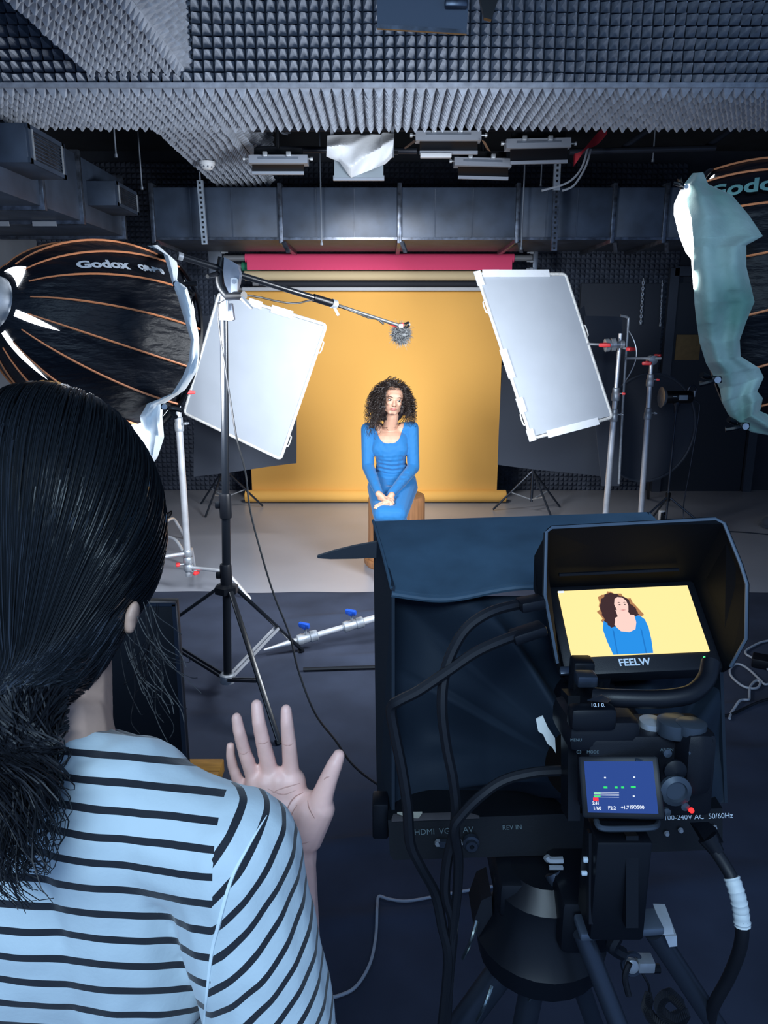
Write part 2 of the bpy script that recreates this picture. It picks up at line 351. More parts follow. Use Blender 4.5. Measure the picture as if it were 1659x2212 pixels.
# rods, struts and the detector
for k, (px, y0, y1, Y) in enumerate(((251, 250, 340, 5.2), (307, 255, 410, 5.9), (695, 395, 530, 6.1), (1168, 270, 405, 6.3), (1410, 270, 350, 6.0), (1126, 340, 540, 6.1))):
    lab = ('short threaded rod hanging above the left wall duct', 'long threaded rod hanging beside the foam lined beam at left', 'thin rod hanging in front of the back duct left of centre',
           'thin bright rod hanging behind the ceiling lights above the back duct', 'thin rod hanging from the dark ceiling at far right', 'thin rod hanging in front of the back duct below the ceiling lights')[k]
    a = P(px, y1, Y); b = Vector((a.x, a.y, 3.4)); r = MB().cyl(a, b, .006, 6); r.lathe(a, (0, 0, 1), [(.011, 0), (.011, .02)], 6)
    tag(r.build('threaded_rod', m_grey), lab, 'rod', 'threaded rods from the ceiling')
def strut(a, b, lab, dark=False):
    t = thing('perforated_strut', lab, 'strut', b); a, b = Vector(a), Vector(b)
    MB().bar(a.lerp(b, .3) if dark else a, b, .045, .03, (0, 1, 0)).build('channel', m_flange if dark else M('galvanised_steel', (.30, .35, .42), .45, .5, var=(20, .2)), t)
    if dark: MB().bar(a, a.lerp(b, .31), .048, .032, (0, 1, 0)).build('channel', MATS['galvanised_steel'], t)
    MB().cyl(a, (a.x, a.y, 3.4), .007, 6).build('hanger_rod', m_grey, t)
    n = int((a-b).length/.035); h = MB()
    for i in range(n):
        q = a.lerp(b, (i+.5)/n) + Vector((0, -.016, 0)); h.box(q, (.016, .003, .016))
    tag(h.build('holes', m_black, t), kind='stuff')
strut(P(432, 390, 6.05), P(443, 528, 6.05), 'perforated grey strut hanging in front of the back duct at left')
strut(P(1204, 352, 6.05), P(1196, 542, 6.05), 'perforated strut below the rightmost ceiling light crossing the back duct', True)
c = P(448, 362, 5.6); c.z = 2.83; t = thing('smoke_detector', 'white round smoke detector under the foam lined beam', 'detector', c)
MB().lathe(c, (0, 0, -1), [(.055, 0), (.055, .014), (.05, .02), (.05, .03), (.032, .05), (.012, .054)], 24).build('housing', m_white, t)
h = MB()
for i in range(10): u = 2*math.pi*i/10; h.box(c+Vector((math.cos(u)*.044, math.sin(u)*.044, -.037)), (.008, .008, .012))
tag(h.build('slots', m_grey, t), kind='stuff')
# ---------------------------------------------------------------- ceiling lights
m_lframe = M('grey_lamp_frame', (.27, .30, .36), .45, .3)
m_lface = M('dark_lamp_lens', (.004, .005, .008), .5, spec=.1)
m_brown = M('copper_brown_flap', (.16, .10, .075), .5, .3)
def panel_light(x0, x1, ya, yb, yc, Y, lab, lean=0, flaps=None, lip=True):
    ctr = P((x0+x1)/2, (ya+yb)/2, Y); t = thing('ceiling_light', lab, 'light', ctr, 'studio panel lights under the ceiling')
    a, b, c_, d = P(x0, ya, Y), P(x1, ya+lean, Y), P(x1, yb+lean, Y), P(x0, yb, Y)
    MB().prism([a, b, c_, d], (0, .10, .0)).build('housing', m_lframe, t)
    MB().prism([P(x0+(x1-x0)*.16, ya+5, Y-.006), P(x0+(x1-x0)*.84, ya+5+lean*.7, Y-.006), P(x0+(x1-x0)*.84, ya+9+lean*.7, Y-.006), P(x0+(x1-x0)*.16, ya+9, Y-.006)], (0, .006, 0)).build('vent_slot', m_grey, t)
    i = (x1-x0)*.06
    MB().prism([P(x0+i, yb, Y+.02), P(x1-i, yb+lean, Y+.02), P(x1-i, yc+lean, Y+.16), P(x0+i, yc, Y+.16)], (0, .012, .01)).build('barn_door', m_lface, t)
    if lip: MB().bar(P(x0+i, yc+2, Y+.155), P(x1-i, yc+2+lean, Y+.155), .02, .018, (0, 1, 0)).build('door_lip', m_lframe, t)
    MB().prism([P(x0+i*1.5, ya-14, Y+.1), P(x1-i*1.5, ya-14+lean, Y+.1), P(x1-i*1.5, ya, Y+.1), P(x0+i*1.5, ya, Y+.1)], (0, .06, 0)).build('yoke', m_black, t)
    for q in (.28, .68): MB().box(P(x0+(x1-x0)*q, ya-1, Y-.01), (.03, .03, .03), bev=.004).build('hinge', m_cast, t)
    for q, s_ in ((x0, -1), (x1, 1)): MB().lathe(P(q, (ya+yb)/2, Y+.04), (s_, 0, 0), [(.006, 0), (.006, .02), (.013, .02), (.013, .035)], 8).build('knob', m_cast, t)
    e = P((x0+x1)/2, ya-12, Y+.12); MB().cyl(e, (e.x, e.y, 3.4), .012).build('drop_pole', m_black, t)
    for (p, q) in flaps or []: MB().prism([P(p[0], p[1], Y-.05), P(p[2], p[3], Y-.05), P(q[0], q[1], Y+.05), P(q[2], q[3], Y+.05)], (0, .008, .004)).build('side_flap', m_brown, t)
panel_light(537, 664, 334, 352, 372, 5.1, 'grey studio panel light with dark barn door, leftmost under the ceiling')
panel_light(898, 1040, 282, 302, 328, 5.0, 'grey studio panel light with copper brown side flaps, right of the white cloth', flaps=[((872, 320, 876, 322), (902, 304, 898, 300)), ((1040, 302, 1048, 306), (1060, 328, 1052, 324))])
panel_light(982, 1105, 339, 357, 381, 5.5, 'grey studio panel light, lowest of the row under the ceiling', lean=3)
panel_light(1094, 1234, 300, 320, 350, 5.2, 'grey studio panel light, rightmost under the ceiling', lean=-3)
a, b = P(908, 331, 5.15), P(975, 341, 5.15)
tag(MB().box((a+b)/2, (b.x-a.x, .04, a.z-b.z), bev=.004).build('lamp_strip', M('pale_strip', (.55, .58, .63), .5)), 'short pale strip light hanging under the copper flapped panel light', 'light')
# light wrapped in a white cloth
ctr = P(780, 350, 5.2); t = thing('ceiling_light', 'grey panel light partly covered by the white cloth', 'light', ctr, 'studio panel lights under the ceiling')
MB().prism([P(722, 330, 5.25), P(828, 330, 5.25), P(828, 383, 5.25), P(722, 383, 5.25)], (0, .08, 0)).build('lens', M('milky_lens', (.22, .26, .30), .3), t)
MB().bar(P(720, 385, 5.27), P(830, 385, 5.27), .03, .02, (0, 1, 0)).build('frame', m_lframe, t)
for px in (718, 848): e = P(px, 340, 5.3); MB().bar(e, (e.x, e.y, 3.4), .02, .02).build('hanger', m_lframe, t)
MB().bar(P(705, 330, 5.3), P(860, 330, 5.3), .02, .02).build('cross_bar', m_black, t)
top = [(0, 707), (.35, 760), (.7, 815), (1, 852)]
def wc(u, v):
    xt = 707+145*u; yt = 293 - 3*math.sin(u*3) - (6*u if u > .8 else 0); yb = interp([(0, 338), (.2, 350), (.37, 384), (.45, 380), (.9, 354), (1, 340)], u)
    xb = 705 + 142*u
    px = xt+(xb-xt)*v; py = yt+(yb-yt)*v
    Y = 5.24 - .12*math.sin(v*math.pi*.9) + .02*math.sin(u*17+v*6)*v + .03*abs(math.sin((u*.8+v)*6))
    return P(px, py, Y)
m_sheer = M('white_sheer_cloth', (.78, .82, .88), .8, bump=(60, .3, .004), sheen=.2)
tag(MB().grid(wc, 40, 24, thick=(0, .004, 0)).build('white_cloth', m_sheer), 'crumpled white cloth draped over a panel light under the ceiling', 'cloth')
k = MB(); k.tube(spline([wc(0, .55)+Vector((0, -.01, 0)), wc(.25, .5)+Vector((0, -.01, 0)), wc(.6, .75)+Vector((0, -.015, 0)), wc(.97, .12)+Vector((0, -.01, 0))]), .008, 6)
# pipes of the lighting grid, red ribbon, cables
for k, (x0, y0, x1, y1, Y, lab) in enumerate(((520, 278, 1240, 276, 5.6, 'long black grid pipe right behind the foam beam'), (520, 322, 900, 326, 5.7, 'black grid pipe behind the white cloth'), (1230, 328, 1545, 320, 6.0, 'black pipe running right from the rightmost ceiling light'), (1345, 320, 1410, 275, 6.06, 'slanted dark brace near the red ribbon'), (1525, 318, 1595, 270, 6.06, 'slanted dark brace at far right of the ceiling'))):
    tag(MB().cyl(P(x0, y0, Y), P(x1, y1, Y), .022, 10).build('grid_pipe', M('dark_pipe', (.030, .036, .052), .4, .4)), lab, 'pipe', 'pipes of the lighting grid')
def rib(u, v):
    c = spline([P(1312, 280, 5.7), P(1290, 300, 5.7), P(1268, 318, 5.65), P(1252, 335, 5.6), P(1240, 346, 5.6)], 6); q = c[min(len(c)-1, int(u*(len(c)-1)))]
    return q + Vector((.0, .02*math.sin(u*9), (v-.5)*(.05+.03*math.sin(u*8))))
tag(MB().grid(rib, 24, 4, thick=(0, .004, 0)).build('red_ribbon', M('red_cloth', (.42, .02, .035), .7)), 'red ribbon tied on the ceiling pipe at right', 'ribbon')
for k, pts in enumerate((((1270, 320), (1255, 365), (1225, 395), (1170, 412)), ((1276, 322), (1265, 360), (1240, 400), (1215, 412)), ((604, 265), (607, 285), (622, 290)), ((612, 262), (618, 284), (628, 286)))):
    lab = ('grey cable looping left below the red ribbon', 'grey cable looping right below the red ribbon', 'pale cable end hanging left under the foam beam', 'pale cable end hanging right under the foam beam')[k]
    tag(MB().tube(spline([P(x, y, 5.75) for x, y in pts]), .008, 6).build('ceiling_cable', m_wcable), lab, 'cable', 'cables under the ceiling')
# near panel at the top edge of the picture
ctr = P(910, 30, 2.6); t = thing('ceiling_light', 'dark slim panel hanging closest to the viewer at top centre', 'light', ctr, 'studio panel lights under the ceiling')
MB().prism([P(812, -60, 2.62), P(1016, -52, 2.62), P(1008, 68, 2.6), P(815, 56, 2.6)], (0, .05, .01)).build('panel', M('slate_panel', (.085, .11, .155), .5), t)
MB().bar(P(815, 58, 2.595), P(1008, 70, 2.595), .012, .012).build('bottom_edge', m_flange, t)
MB().box(P(985, 8, 2.6), (.07, .03, .025), bev=.005).build('clip', m_flange, t)
MB().cyl(P(910, 0, 2.68), P(910, 0, 2.68)+Vector((0, 0, .35)), .015).build('drop_pole', m_black, t)
MB().prism([P(1030, -30, 2.62), P(1085, -30, 2.62), P(1062, 42, 2.62), P(1046, 38, 2.62)], (0, .02, 0)).build('side_flap', m_black, t)
# housing made up for the added fill lamp above and behind the viewer
t = thing('ceiling_light', 'unseen wide cool fill light added behind the viewer', 'light', L_FILL.location)  # added fill lamp, not one of the ceiling lights
q = L_FILL.rotation_euler.to_matrix()
MB().box(Vector(L_FILL.location) + q @ Vector((0, 0, .04)), (1.16, .56, .06), q, bev=.01).build('housing', m_black, t)
MB().cyl(L_FILL.location + Vector((0, 0, .05)), L_FILL.location + Vector((0, 0, .5)), .015).build('drop_pole', m_black, t)
# ---------------------------------------------------------------- backdrop rolls
def roll(px0, px1, ya, yb, Y, col, lab, core=None, name='backdrop_roll', sheet=None):
    a, b = P(px0, (ya+yb)/2, Y), P(px1, (ya+yb)/2, Y); r = (P(px0, ya, Y).z-P(px0, yb, Y).z)/2
    t = thing(name, lab, 'backdrop', (a+b)/2, 'backdrop paper rolls'); m = M('paper_'+col, PAPER[col], .8, bump=(5, .15, .01))
    MB().cyl(a, b, r, 28).build('paper', m, t)
    ex0, ex1 = core or (.06, .06)
    MB().cyl(a-Vector((ex0, 0, 0)), b+Vector((ex1, 0, 0)), r*.72, 20).build('core_tube', M('grey_core', (.22, .23, .25), .5, .3), t)
    if sheet:
        z0 = sheet
        MB().grid(lambda u, v: Vector((a.x+.02+(b.x-a.x-.04)*u, Y-r-.002-.006*math.sin(u*5+1)*v, a.z+(z0-a.z)*v)), 30, 6, thick=(0, .003, 0)).build('hanging_sheet', m, t)
    return t, a, b, r, m
PAPER = {'pink': (.90, .075, .20), 'cream': (.70, .56, .34), 'black': (.02, .024, .035), 'white': (.50, .53, .58), 'yellow': (.78, .42, .096), 'green': (.02, .22, .12)}
roll(530, 1110, 548, 567, 7.3, 'pink', 'bright pink backdrop paper roll, topmost on the back wall', core=(.2, .17), sheet=P(800, 584, 7.3).z)
roll(523, 560, 566, 586, 7.36, 'green', 'green backdrop roll end peeking out beside the pink roll', core=(.05, .02))
roll(529, 1112, 585, 606, 7.3, 'cream', 'cream backdrop paper roll between pink and black rolls', core=(.06, .05))
roll(560, 1070, 607, 620, 7.36, 'black', 'black backdrop roll under the cream roll')
roll(524, 1080, 620, 629, 7.3, 'white', 'pale grey backdrop roll just above the yellow roll')
t, a, b, r, m = roll(516, 1098, 628, 646, 7.35, 'yellow', 'long yellow paper backdrop hung behind the seated woman', core=(.08, .08))
zb_ = .065
ya = P(537, 900, 7.3).x; yb_ = P(1079, 900, 7.3).x
MB().grid(lambda u, v: Vector((ya+(yb_-ya)*u, 7.35-r-.004+.015*math.sin(u*4+v*2)*v, a.z+(zb_-a.z)*v)), 40, 24, thick=(0, .003, 0)).build('hanging_sheet', m, t)
a2, b2 = P(531, 1073, 7.29), P(1092, 1073, 7.29); a2.z = b2.z = .068
br = MB().cyl(a2, b2, .062, 28).build('bottom_roll', m, t)
MB().cyl(a2-Vector((.01, 0, 0)), b2+Vector((.01, 0, 0)), .04, 18).build('core_tube', M('cardboard_core', (.45, .30, .10), .7), br)
f_ = MB().prism([P(617, 602, 7.2), P(700, 600, 7.2), P(690, 607, 7.2), P(625, 613, 7.2)], (0, .004, 0)).build('red_tape', m_red, t); bpy.data.objects.remove(f_)
for k, (px, y0, y1, wpx, lab) in enumerate(((466, 536, 600, 28, 'grey metal roll bracket plate at the left end of the rolls'), (1156, 538, 592, 10, 'narrow dark roll bracket at the right end of the pink roll'))):
    c0 = P(px, (y0+y1)/2, 7.3); h_ = P(px, y0, 7.3).z-P(px, y1, 7.3).z; w_ = wpx*7.2/1600
    t = thing('roll_bracket', lab, 'bracket', c0, 'brackets of the backdrop rolls')
    MB().box(c0, (w_, .03, h_), bev=.004).build('plate', m_grey, t)
    for q in (.35, .0, -.3): MB().lathe(c0+Vector((w_/2*(1 if k == 0 else -1), -.02, h_*q)), (1 if k == 0 else -1, 0, 0), [(.015, 0), (.015, .03), (.008, .03), (.008, .06)], 10).build('hook', m_cast, t)
    MB().bar(c0+Vector((-.08, 0, h_/2)), c0+Vector((.10, 0, h_/2)), .03, .02).build('arm', M('pale_green_steel', (.25, .33, .33), .45, .4), t)
    MB().bar(c0+Vector((-.04, -.02, h_/2)), c0+Vector((-.1, -.02, h_/2+.09)), .03, .02).build('brace', m_grey, t)
# ================================================================ seated set: stands, lights, panels
m_shell = M('black_softbox_fabric', (.0035, .005, .009), .5, spec=.25, bump=(14, .45, .02), stretch=(1, 1, 3))
m_orange = M('orange_piping', (.62, .22, .09), .55)
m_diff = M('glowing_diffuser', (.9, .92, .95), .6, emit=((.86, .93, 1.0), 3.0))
m_glow = M('leak_glow_patch', (.9, .92, .95), .6, emit=((.9, .95, 1.0), 6.0))
m_silver = M('silver_lining', (.8, .82, .85), .35, .3)
m_cloth = M('white_diffusion_cloth', (.74, .80, .84), .75, bump=(30, .4, .006), sheen=.3)
m_teal = M('thin_green_white_cloth', (.16, .36, .29), .75, var=(3.5, .30), col2=(.50, .64, .58), bump=(24, .5, .008), sheen=.3)
class Soft:
    def __init__(s, H, C, R, ribs=16, phase=0.):
        s.H, s.C, s.R, s.n, s.ph = Vector(H), Vector(C), R, ribs, phase; s.a = (s.C-s.H).normalized(); s.L = (s.C-s.H).length
        u = Vector((0, 0, 1)); s.e1 = (u - s.a*u.dot(s.a)).normalized(); s.e2 = s.a.cross(s.e1)
        if s.e2.y > 0: s.e2 = -s.e2                       # theta grows from the top towards the viewer
    def at(s, t, th, off=0., panel=True):
        r = .085 + (s.R-.085)*(1-(1-t)**2.1)**.72
        if panel:
            q = ((th-s.ph)*s.n/(2*math.pi)) % 1.0; r *= 1 - .045*math.sin(math.pi*q)*min(1, t*2.5)
            r += .006*math.sin(t*16+th*7)*math.sin(math.pi*q)*t
        return s.H + s.a*(s.L*t) + (s.e1*math.cos(th) + s.e2*math.sin(th))*(r+off)
def softbox(S, lab, power, txt, tx, hub=True):
    t = thing('softbox', lab, 'softbox', S.H)
    n = S.n*6
    MB().grid(lambda u, v: S.at(v, u*2*math.pi), n, 26, closeu=True).build('shell', m_shell, t, angle=80)
    for k in range(S.n):
        th = S.ph + 2*math.pi*k/S.n
        MB().tube([S.at(i/20, th, .003, False) for i in range(1, 21)], [.0020+.0018*min(1, i/5) for i in range(1, 21)], 6).build('rib_piping', m_orange, t)
    MB().tube([S.at(1, i/64*2*math.pi, .002, False) for i in range(64)], .009, 6, closed=True).build('rim', m_black, t)
    MB().grid(lambda u, v: S.C + (S.at(.995, u*2*math.pi, -.012, False)-S.C)*(1-v*.999) + S.a*(.035*math.sin(v*math.pi/2)-.01), 48, 8, closeu=True).build('diffuser', m_diff, t)
    hb = MB().lathe(S.H-S.a*.07, S.a, [(.05, 0), (.075, .0), (.088, .02), (.088, .075), (.10, .08), (.10, .10)], 28).build('speed_ring', m_cast, t)
    MB().lathe(S.H-S.a*.30, S.a, [(.045, 0), (.058, .01), (.062, .2), (.058, .24)], 24).build('lamp_head', m_black, t)
    MB().lathe(S.H-S.a*.065, S.a, [(.066, -.03), (.078, -.03), (.078, .0), (.066, .0)], 28).build('lamp_collar', M('pale_blue_collar', (.42, .52, .66), .4), hb)
    l = area('softbox_lamp', S.C + S.a*.06, S.C + S.a*1.0, S.R*1.8, S.R*1.8, power, (.90, .95, 1.0), True, math.radians(120))
    l.parent = t; l.location = (S.C + S.a*.06) - S.H
    o0 = S.H
    for (s_, size, tc, thc, sc_) in txt:
        me = text_mesh(s_, size, 0, lambda v: S.at(min(1.0, tc+v.x*sc_/S.L), thc - v.y/S.R*1.15, .006, False) - o0, sub=2, bold=.0025)
        link_mesh('lettering', me, tx, t)
    return t
m_letter = M('grey_logo_print', (.50, .53, .57), .6)
m_lettert = M('teal_logo_print', (.16, .34, .33), .6)
SL = Soft(P(-8, 655, 2.55), P(286, 752, 3.0), .372, 16, math.pi/16)
tl = softbox(SL, 'black dome softbox with orange ribs above the operator at left', SOFT_L, (('Godox', .054, .39, .84, 1.0), ('QR-P90', .030, .68, .84, 1.0)), m_letter)
# glowing patches laid on the shell for lamp light leaking beside the ring
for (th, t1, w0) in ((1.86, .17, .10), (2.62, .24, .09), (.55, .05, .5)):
    MB().grid(lambda u, v: SL.at(.012+t1*v, th+(u-.5)*w0*(1-v)*2, .004, False), 4, 8).build('leak_glow_patch', m_glow, tl)
SRc = P(1588, 652, 2.78)
SR = Soft(SRc - Vector((-.76, .60, -.22)).normalized()*.58, SRc, .455, 16, math.pi/16)
tr = softbox(SR, 'black dome softbox half out of view at far right', SOFT_R, (('Godox', .085, .74, .80, -1.0),), m_lettert)
def light_stand(t, x, y, ztop, mat=m_black, spread=.42):
    MB().cyl((x, y, .12), (x, y, ztop), .016, 12).build('column', mat, t)
    for k in range(3):
        a = 2*math.pi*k/3+.4; ft = Vector((x+math.cos(a)*spread, y+math.sin(a)*spread, .012)); hb = Vector((x+math.cos(a)*.03, y+math.sin(a)*.03, .55))
        MB().cyl(hb, ft, .011, 8).build('leg', mat, t)
        MB().cyl((x+math.cos(a)*.02, y+math.sin(a)*.02, .16), hb.lerp(ft, .5), .006, 6).build('strut', mat, t)
    MB().cyl((x, y, .52), (x, y, .6), .028, 12).build('hub', mat, t)
for (S, lab) in ((SL, 'black light stand holding the left softbox, mostly hidden'), (SR, 'black light stand holding the right softbox, out of view')):
    b = S.H - S.a*.2; t = thing('light_stand', lab, 'stand', (b.x, b.y, 0)); light_stand(t, b.x, b.y, b.z-.055)
# cloths clipped to the rims
def strip(rows, th=.003, nv=60, nu=8):
    # rows: (x_left, x_right, y, Y)
    def fn(u, v):
        k = v*(len(rows)-1); i = min(len(rows)-2, int(k)); q = k-i; q = q*q*(3-2*q); A, B = rows[i], rows[i+1]
        xl, xr, yl, yr, Y = [A[j]+(B[j]-A[j])*q for j in range(5)]
        return P(xl+(xr-xl)*u, yl+(yr-yl)*u, Y - .035*math.sin(u*math.pi) + .010*math.sin(v*23+u*5) + .014*math.sin(u*10+v*5+1.5*math.sin(v*7))*min(1, (abs(xr-xl)/60)))
    return MB().grid(fn, nu, nv, thick=(0, th, 0))
rows = [(318, 340, 531, 529, 2.95), (352, 382, 545, 566, 2.88), (366, 384, 590, 585, 2.78), (372, 382, 612, 605, 2.72), (383, 404, 640, 622, 2.66), (398, 420, 690, 680, 2.63), (412, 430, 735, 728, 2.63), (408, 430, 780, 770, 2.64), (395, 426, 812, 800, 2.66), (372, 400, 850, 842, 2.7), (318, 352, 872, 874, 2.72), (302, 350, 900, 900, 2.72), (308, 354, 930, 945, 2.71), (312, 340, 985, 988, 2.70), (316, 322, 1015, 1012, 2.70)]
tag(strip(rows).build('diffusion_cloth', m_cloth), 'white diffusion cloth strip clipped round the rim of left softbox', 'cloth')
tag(strip([(262, 318, 922, 912, 2.74), (275, 330, 940, 935, 2.72), (290, 335, 975, 970, 2.71), (312, 325, 1012, 1010, 2.70)], nv=16).build('diffusion_cloth', m_diff), 'bright lower corner of diffusion cloth hanging below left softbox', 'cloth')  # emission stands for softbox light coming through this cloth
rows = [(1497, 1519, 374, 372, 2.50), (1478, 1530, 398, 398, 2.42), (1482, 1580, 428, 420, 2.36), (1494, 1618, 470, 465, 2.30), (1498, 1648, 512, 510, 2.25), (1500, 1612, 535, 530, 2.22), (1498, 1612, 580, 575, 2.20), (1500, 1624, 630, 625, 2.19), (1501, 1630, 655, 652, 2.19), (1506, 1612, 700, 695, 2.20), (1512, 1598, 740, 735, 2.22), (1526, 1600, 785, 770, 2.25), (1542, 1640, 812, 795, 2.28), (1556, 1650, 840, 815, 2.30), (1560, 1636, 868, 845, 2.30), (1574, 1648, 895, 860, 2.31), (1592, 1642, 915, 888, 2.32), (1625, 1680, 934, 905, 2.34), (1660, 1700, 940, 925, 2.36)]
tag(strip(rows, nv=110, nu=26).build('diffusion_cloth', m_teal), 'pale green white cloth folded back over the right softbox', 'cloth')
tag(strip([(1476, 1500, 398, 396, 2.44), (1457, 1494, 440, 440, 2.40), (1456, 1500, 462, 462, 2.38), (1468, 1502, 510, 505, 2.33), (1482, 1502, 545, 545, 2.28), (1494, 1500, 560, 560, 2.26), (1496, 1503, 590, 590, 2.24), (1499, 1505, 625, 625, 2.23)], nv=30).build('diffusion_cloth', m_diff), 'glowing edge of diffuser seen at the left rim of right softbox', 'cloth')  # glow is emission, standing for the softbox light behind it
def clamp(px, py, Y, dx, dy, lab, s=1.):
    c = P(px, py, Y); e = P(px+dx, py+dy, Y)-c; e2 = Vector((e.x*.75+e.z*.55, 0, e.z*.75-e.x*.55)); t = thing('spring_clamp', lab, 'clamp', c, 'black spring clamps on the softboxes')
    MB().tube(spline([c, c+e*.35+Vector((0, -.01, 0)), c+e], 5), [.007*s]*6+[.009*s]*5, 8).build('handle', m_black, t)
    MB().tube(spline([c, c+e2*.35+Vector((0, .012, 0)), c+e2], 5), [.007*s]*6+[.009*s]*5, 8).build('handle', m_black, t)
    MB().box(c, (.03*s, .03*s, .02*s), bev=.004).build('jaw', m_black, t)
    MB().lathe(c+Vector((0, -.018, 0)), (0, 1, 0), [(.010*s, 0), (.010*s, .036)], 10).build('pivot', m_cast, t)
clamp(385, 615, 2.70, 40, -3, 'black spring clamp on the upper rim of left softbox')
clamp(358, 878, 2.68, 34, 8, 'black spring clamp on the lower rim of left softbox')
clamp(1478, 405, 2.40, -22, -10, 'black spring clamp at the top of right softbox', .7)
clamp(1545, 820, 2.22, -34, 10, 'black spring clamp at the middle of green white cloth')
clamp(1605, 920, 2.24, -38, 8, 'black spring clamp at the bottom of green white cloth')
# ---------------------------------------------------------------- C-stands
def knob(t, c, d, s=1., mat=m_red, name='knob'):
    c = Vector(c); d = Vector(d).normalized(); x, y, _ = frame(d); m = MB()
    m.cyl(c, c+d*.03*s, .006*s, 8)
    k = MB(); R = Matrix((x, y, d)).transposed()
    k.box(c+d*.042*s, (.052*s, .018*s, .024*s), R, bev=.006*s); k.box(c+d*.036*s, (.02*s, .022*s, .02*s), R, bev=.004*s)
    o = k.build(name, mat, t); m.build('screw', m_cast, o); return o
def cstand(x, y, ztop, lab, zs, ang=0., base=True, lean=(0, 0), zleg=.42, group='chrome stands with turtle bases'):
    t = thing('c_stand', lab, 'stand', (x, y, 0), group); b = Vector((x, y, .11)); tp = Vector((x+lean[0], y+lean[1], ztop))
    rr = [.0215, .0180, .0140]; zz = [.11] + list(zs) + [ztop]
    for i in range(len(zz)-1):
        a = b.lerp(tp, (zz[i]-.11)/(ztop-.11)); c = b.lerp(tp, (zz[i+1]-.11)/(ztop-.11))
        MB().cyl(a, c, rr[min(i, 2)], 14).build('column', m_chrome, t)
        if i+2 < len(zz):
            co = MB().lathe(c-Vector((0, 0, .05)), (0, 0, 1), [(.027, 0), (.029, .01), (.029, .05), (.025, .055), (.025, .085), (.020, .09)], 14).build('collar', m_cast, t)
            knob(co, c+Vector((.02, -.01, .0)), (1, -.3, 0), .8, m_red if i else m_cast)
    if base:
        for k in range(3):
            a = ang + 2*math.pi*k/3; d = Vector((math.cos(a), math.sin(a), 0)); z0 = .17+.05*k
            lg = MB().tube(spline([b.lerp(tp, 0)*1.0+Vector((0, 0, z0-.11))+d*.02, b+Vector((0, 0, z0-.105))+d*.16, b+Vector((0, 0, z0-.11))+d*.27, b+Vector((0, 0, z0*.55-.11+.03))+d*.34, Vector((x, y, .02))+d*.44], 5), .0125, 10).build('leg', m_chrome, t)
            MB().cyl(Vector((x, y, .03))+d*.434, Vector((x, y, .002))+d*.449, .0145, 10).build('foot', m_rubber, lg)
            MB().lathe(Vector((x, y, z0-.022)), (0, 0, 1), [(.028, 0), (.031, .004), (.031, .04), (.028, .044)], 14).build('leg_socket', m_cast, t)
        knob(t, (x-.02, y-.02, .2), (-1, -.3, 0)); knob(t, (x+.02, y-.02, .15), (1, -.4, -.2))
    return t, tp
def grip(t, c, axis, s=1.):
    c = Vector(c); axis = Vector(axis).normalized()
    MB().lathe(c-axis*.03*s, axis, [(.02*s, 0), (.034*s, .004), (.034*s, .024*s), (.028*s, .026*s), (.028*s, .034*s), (.034*s, .036*s), (.034*s, .056*s), (.02*s, .06*s)], 20).build('grip_head', m_cast, t)
x4 = P(408, 1240, 4.65)
tA, tp = cstand(x4.x, 4.65, 1.56, 'chrome C-stand with red knobs holding left white reflector', [1.12], ang=-.35)
k = P(410, 848, 4.62); knob(tA, k, (.3, -1, .1), 1.2)
x5 = P(338, 1160, 5.5)
tB, tp = cstand(x5.x, 5.5, 1.5, 'chrome C-stand seen between operator hair and the taller left stand', [1.0], ang=-.75)
p0, p1 = P(1309, 1105, 5.2), P(1340, 730, 5.2)
b0 = p0.lerp(p1, (0-p0.z)/(p1.z-p0.z))
tC, tpC = cstand(b0.x, 5.2, p1.z+.03, 'chrome C-stand with red knobs holding right white reflector', [P(1325, 895, 5.2).z, P(1325, 850, 5.2).z], ang=.3, lean=(p1.x-b0.x, 0))
MB().lathe(P(1312, 745, 5.18), (1, 0, .02), [(.02, 0), (.03, .006), (.03, .045), (.024, .05), (.024, .085), (.028, .09), (.028, .112), (.018, .118)], 18).build('grip_body', m_cast, tC)
gc = P(1318, 745, 5.17); grip(tC, gc, (1, 0, .1), 1.3); knob(tC, gc+Vector((-.045, -.02, .0)), (-.25, -1, 0), 1.5); knob(tC, P(1347, 752, 5.15), (.6, -.8, -.1), 1.4)
MB().cyl(P(1268, 743, 5.2), gc, .008, 8).build('grip_arm', m_chrome, tC)
p0, p1 = P(1384, 1110, 5.6), P(1408, 772, 5.6); b0 = p0.lerp(p1, (0-p0.z)/(p1.z-p0.z))
tD, tpD = cstand(b0.x, 5.6, p1.z, 'chrome C-stand at right holding the black flag on an arm', [P(1396, 892, 5.6).z, P(1402, 820, 5.6).z], ang=.9, lean=(p1.x-b0.x, 0))
gc = P(1408, 778, 5.57); grip(tD, gc, (.2, -1, 0), 1.); knob(tD, P(1400, 780, 5.52), (-.5, -1, -.3), 1.3); knob(tD, P(1416, 771, 5.6), (.8, 1, .3), 1.)
MB().cyl(P(1350, 774, 5.55), P(1428, 774, 5.55), .0085, 8).build('grip_arm', m_chrome, tD)
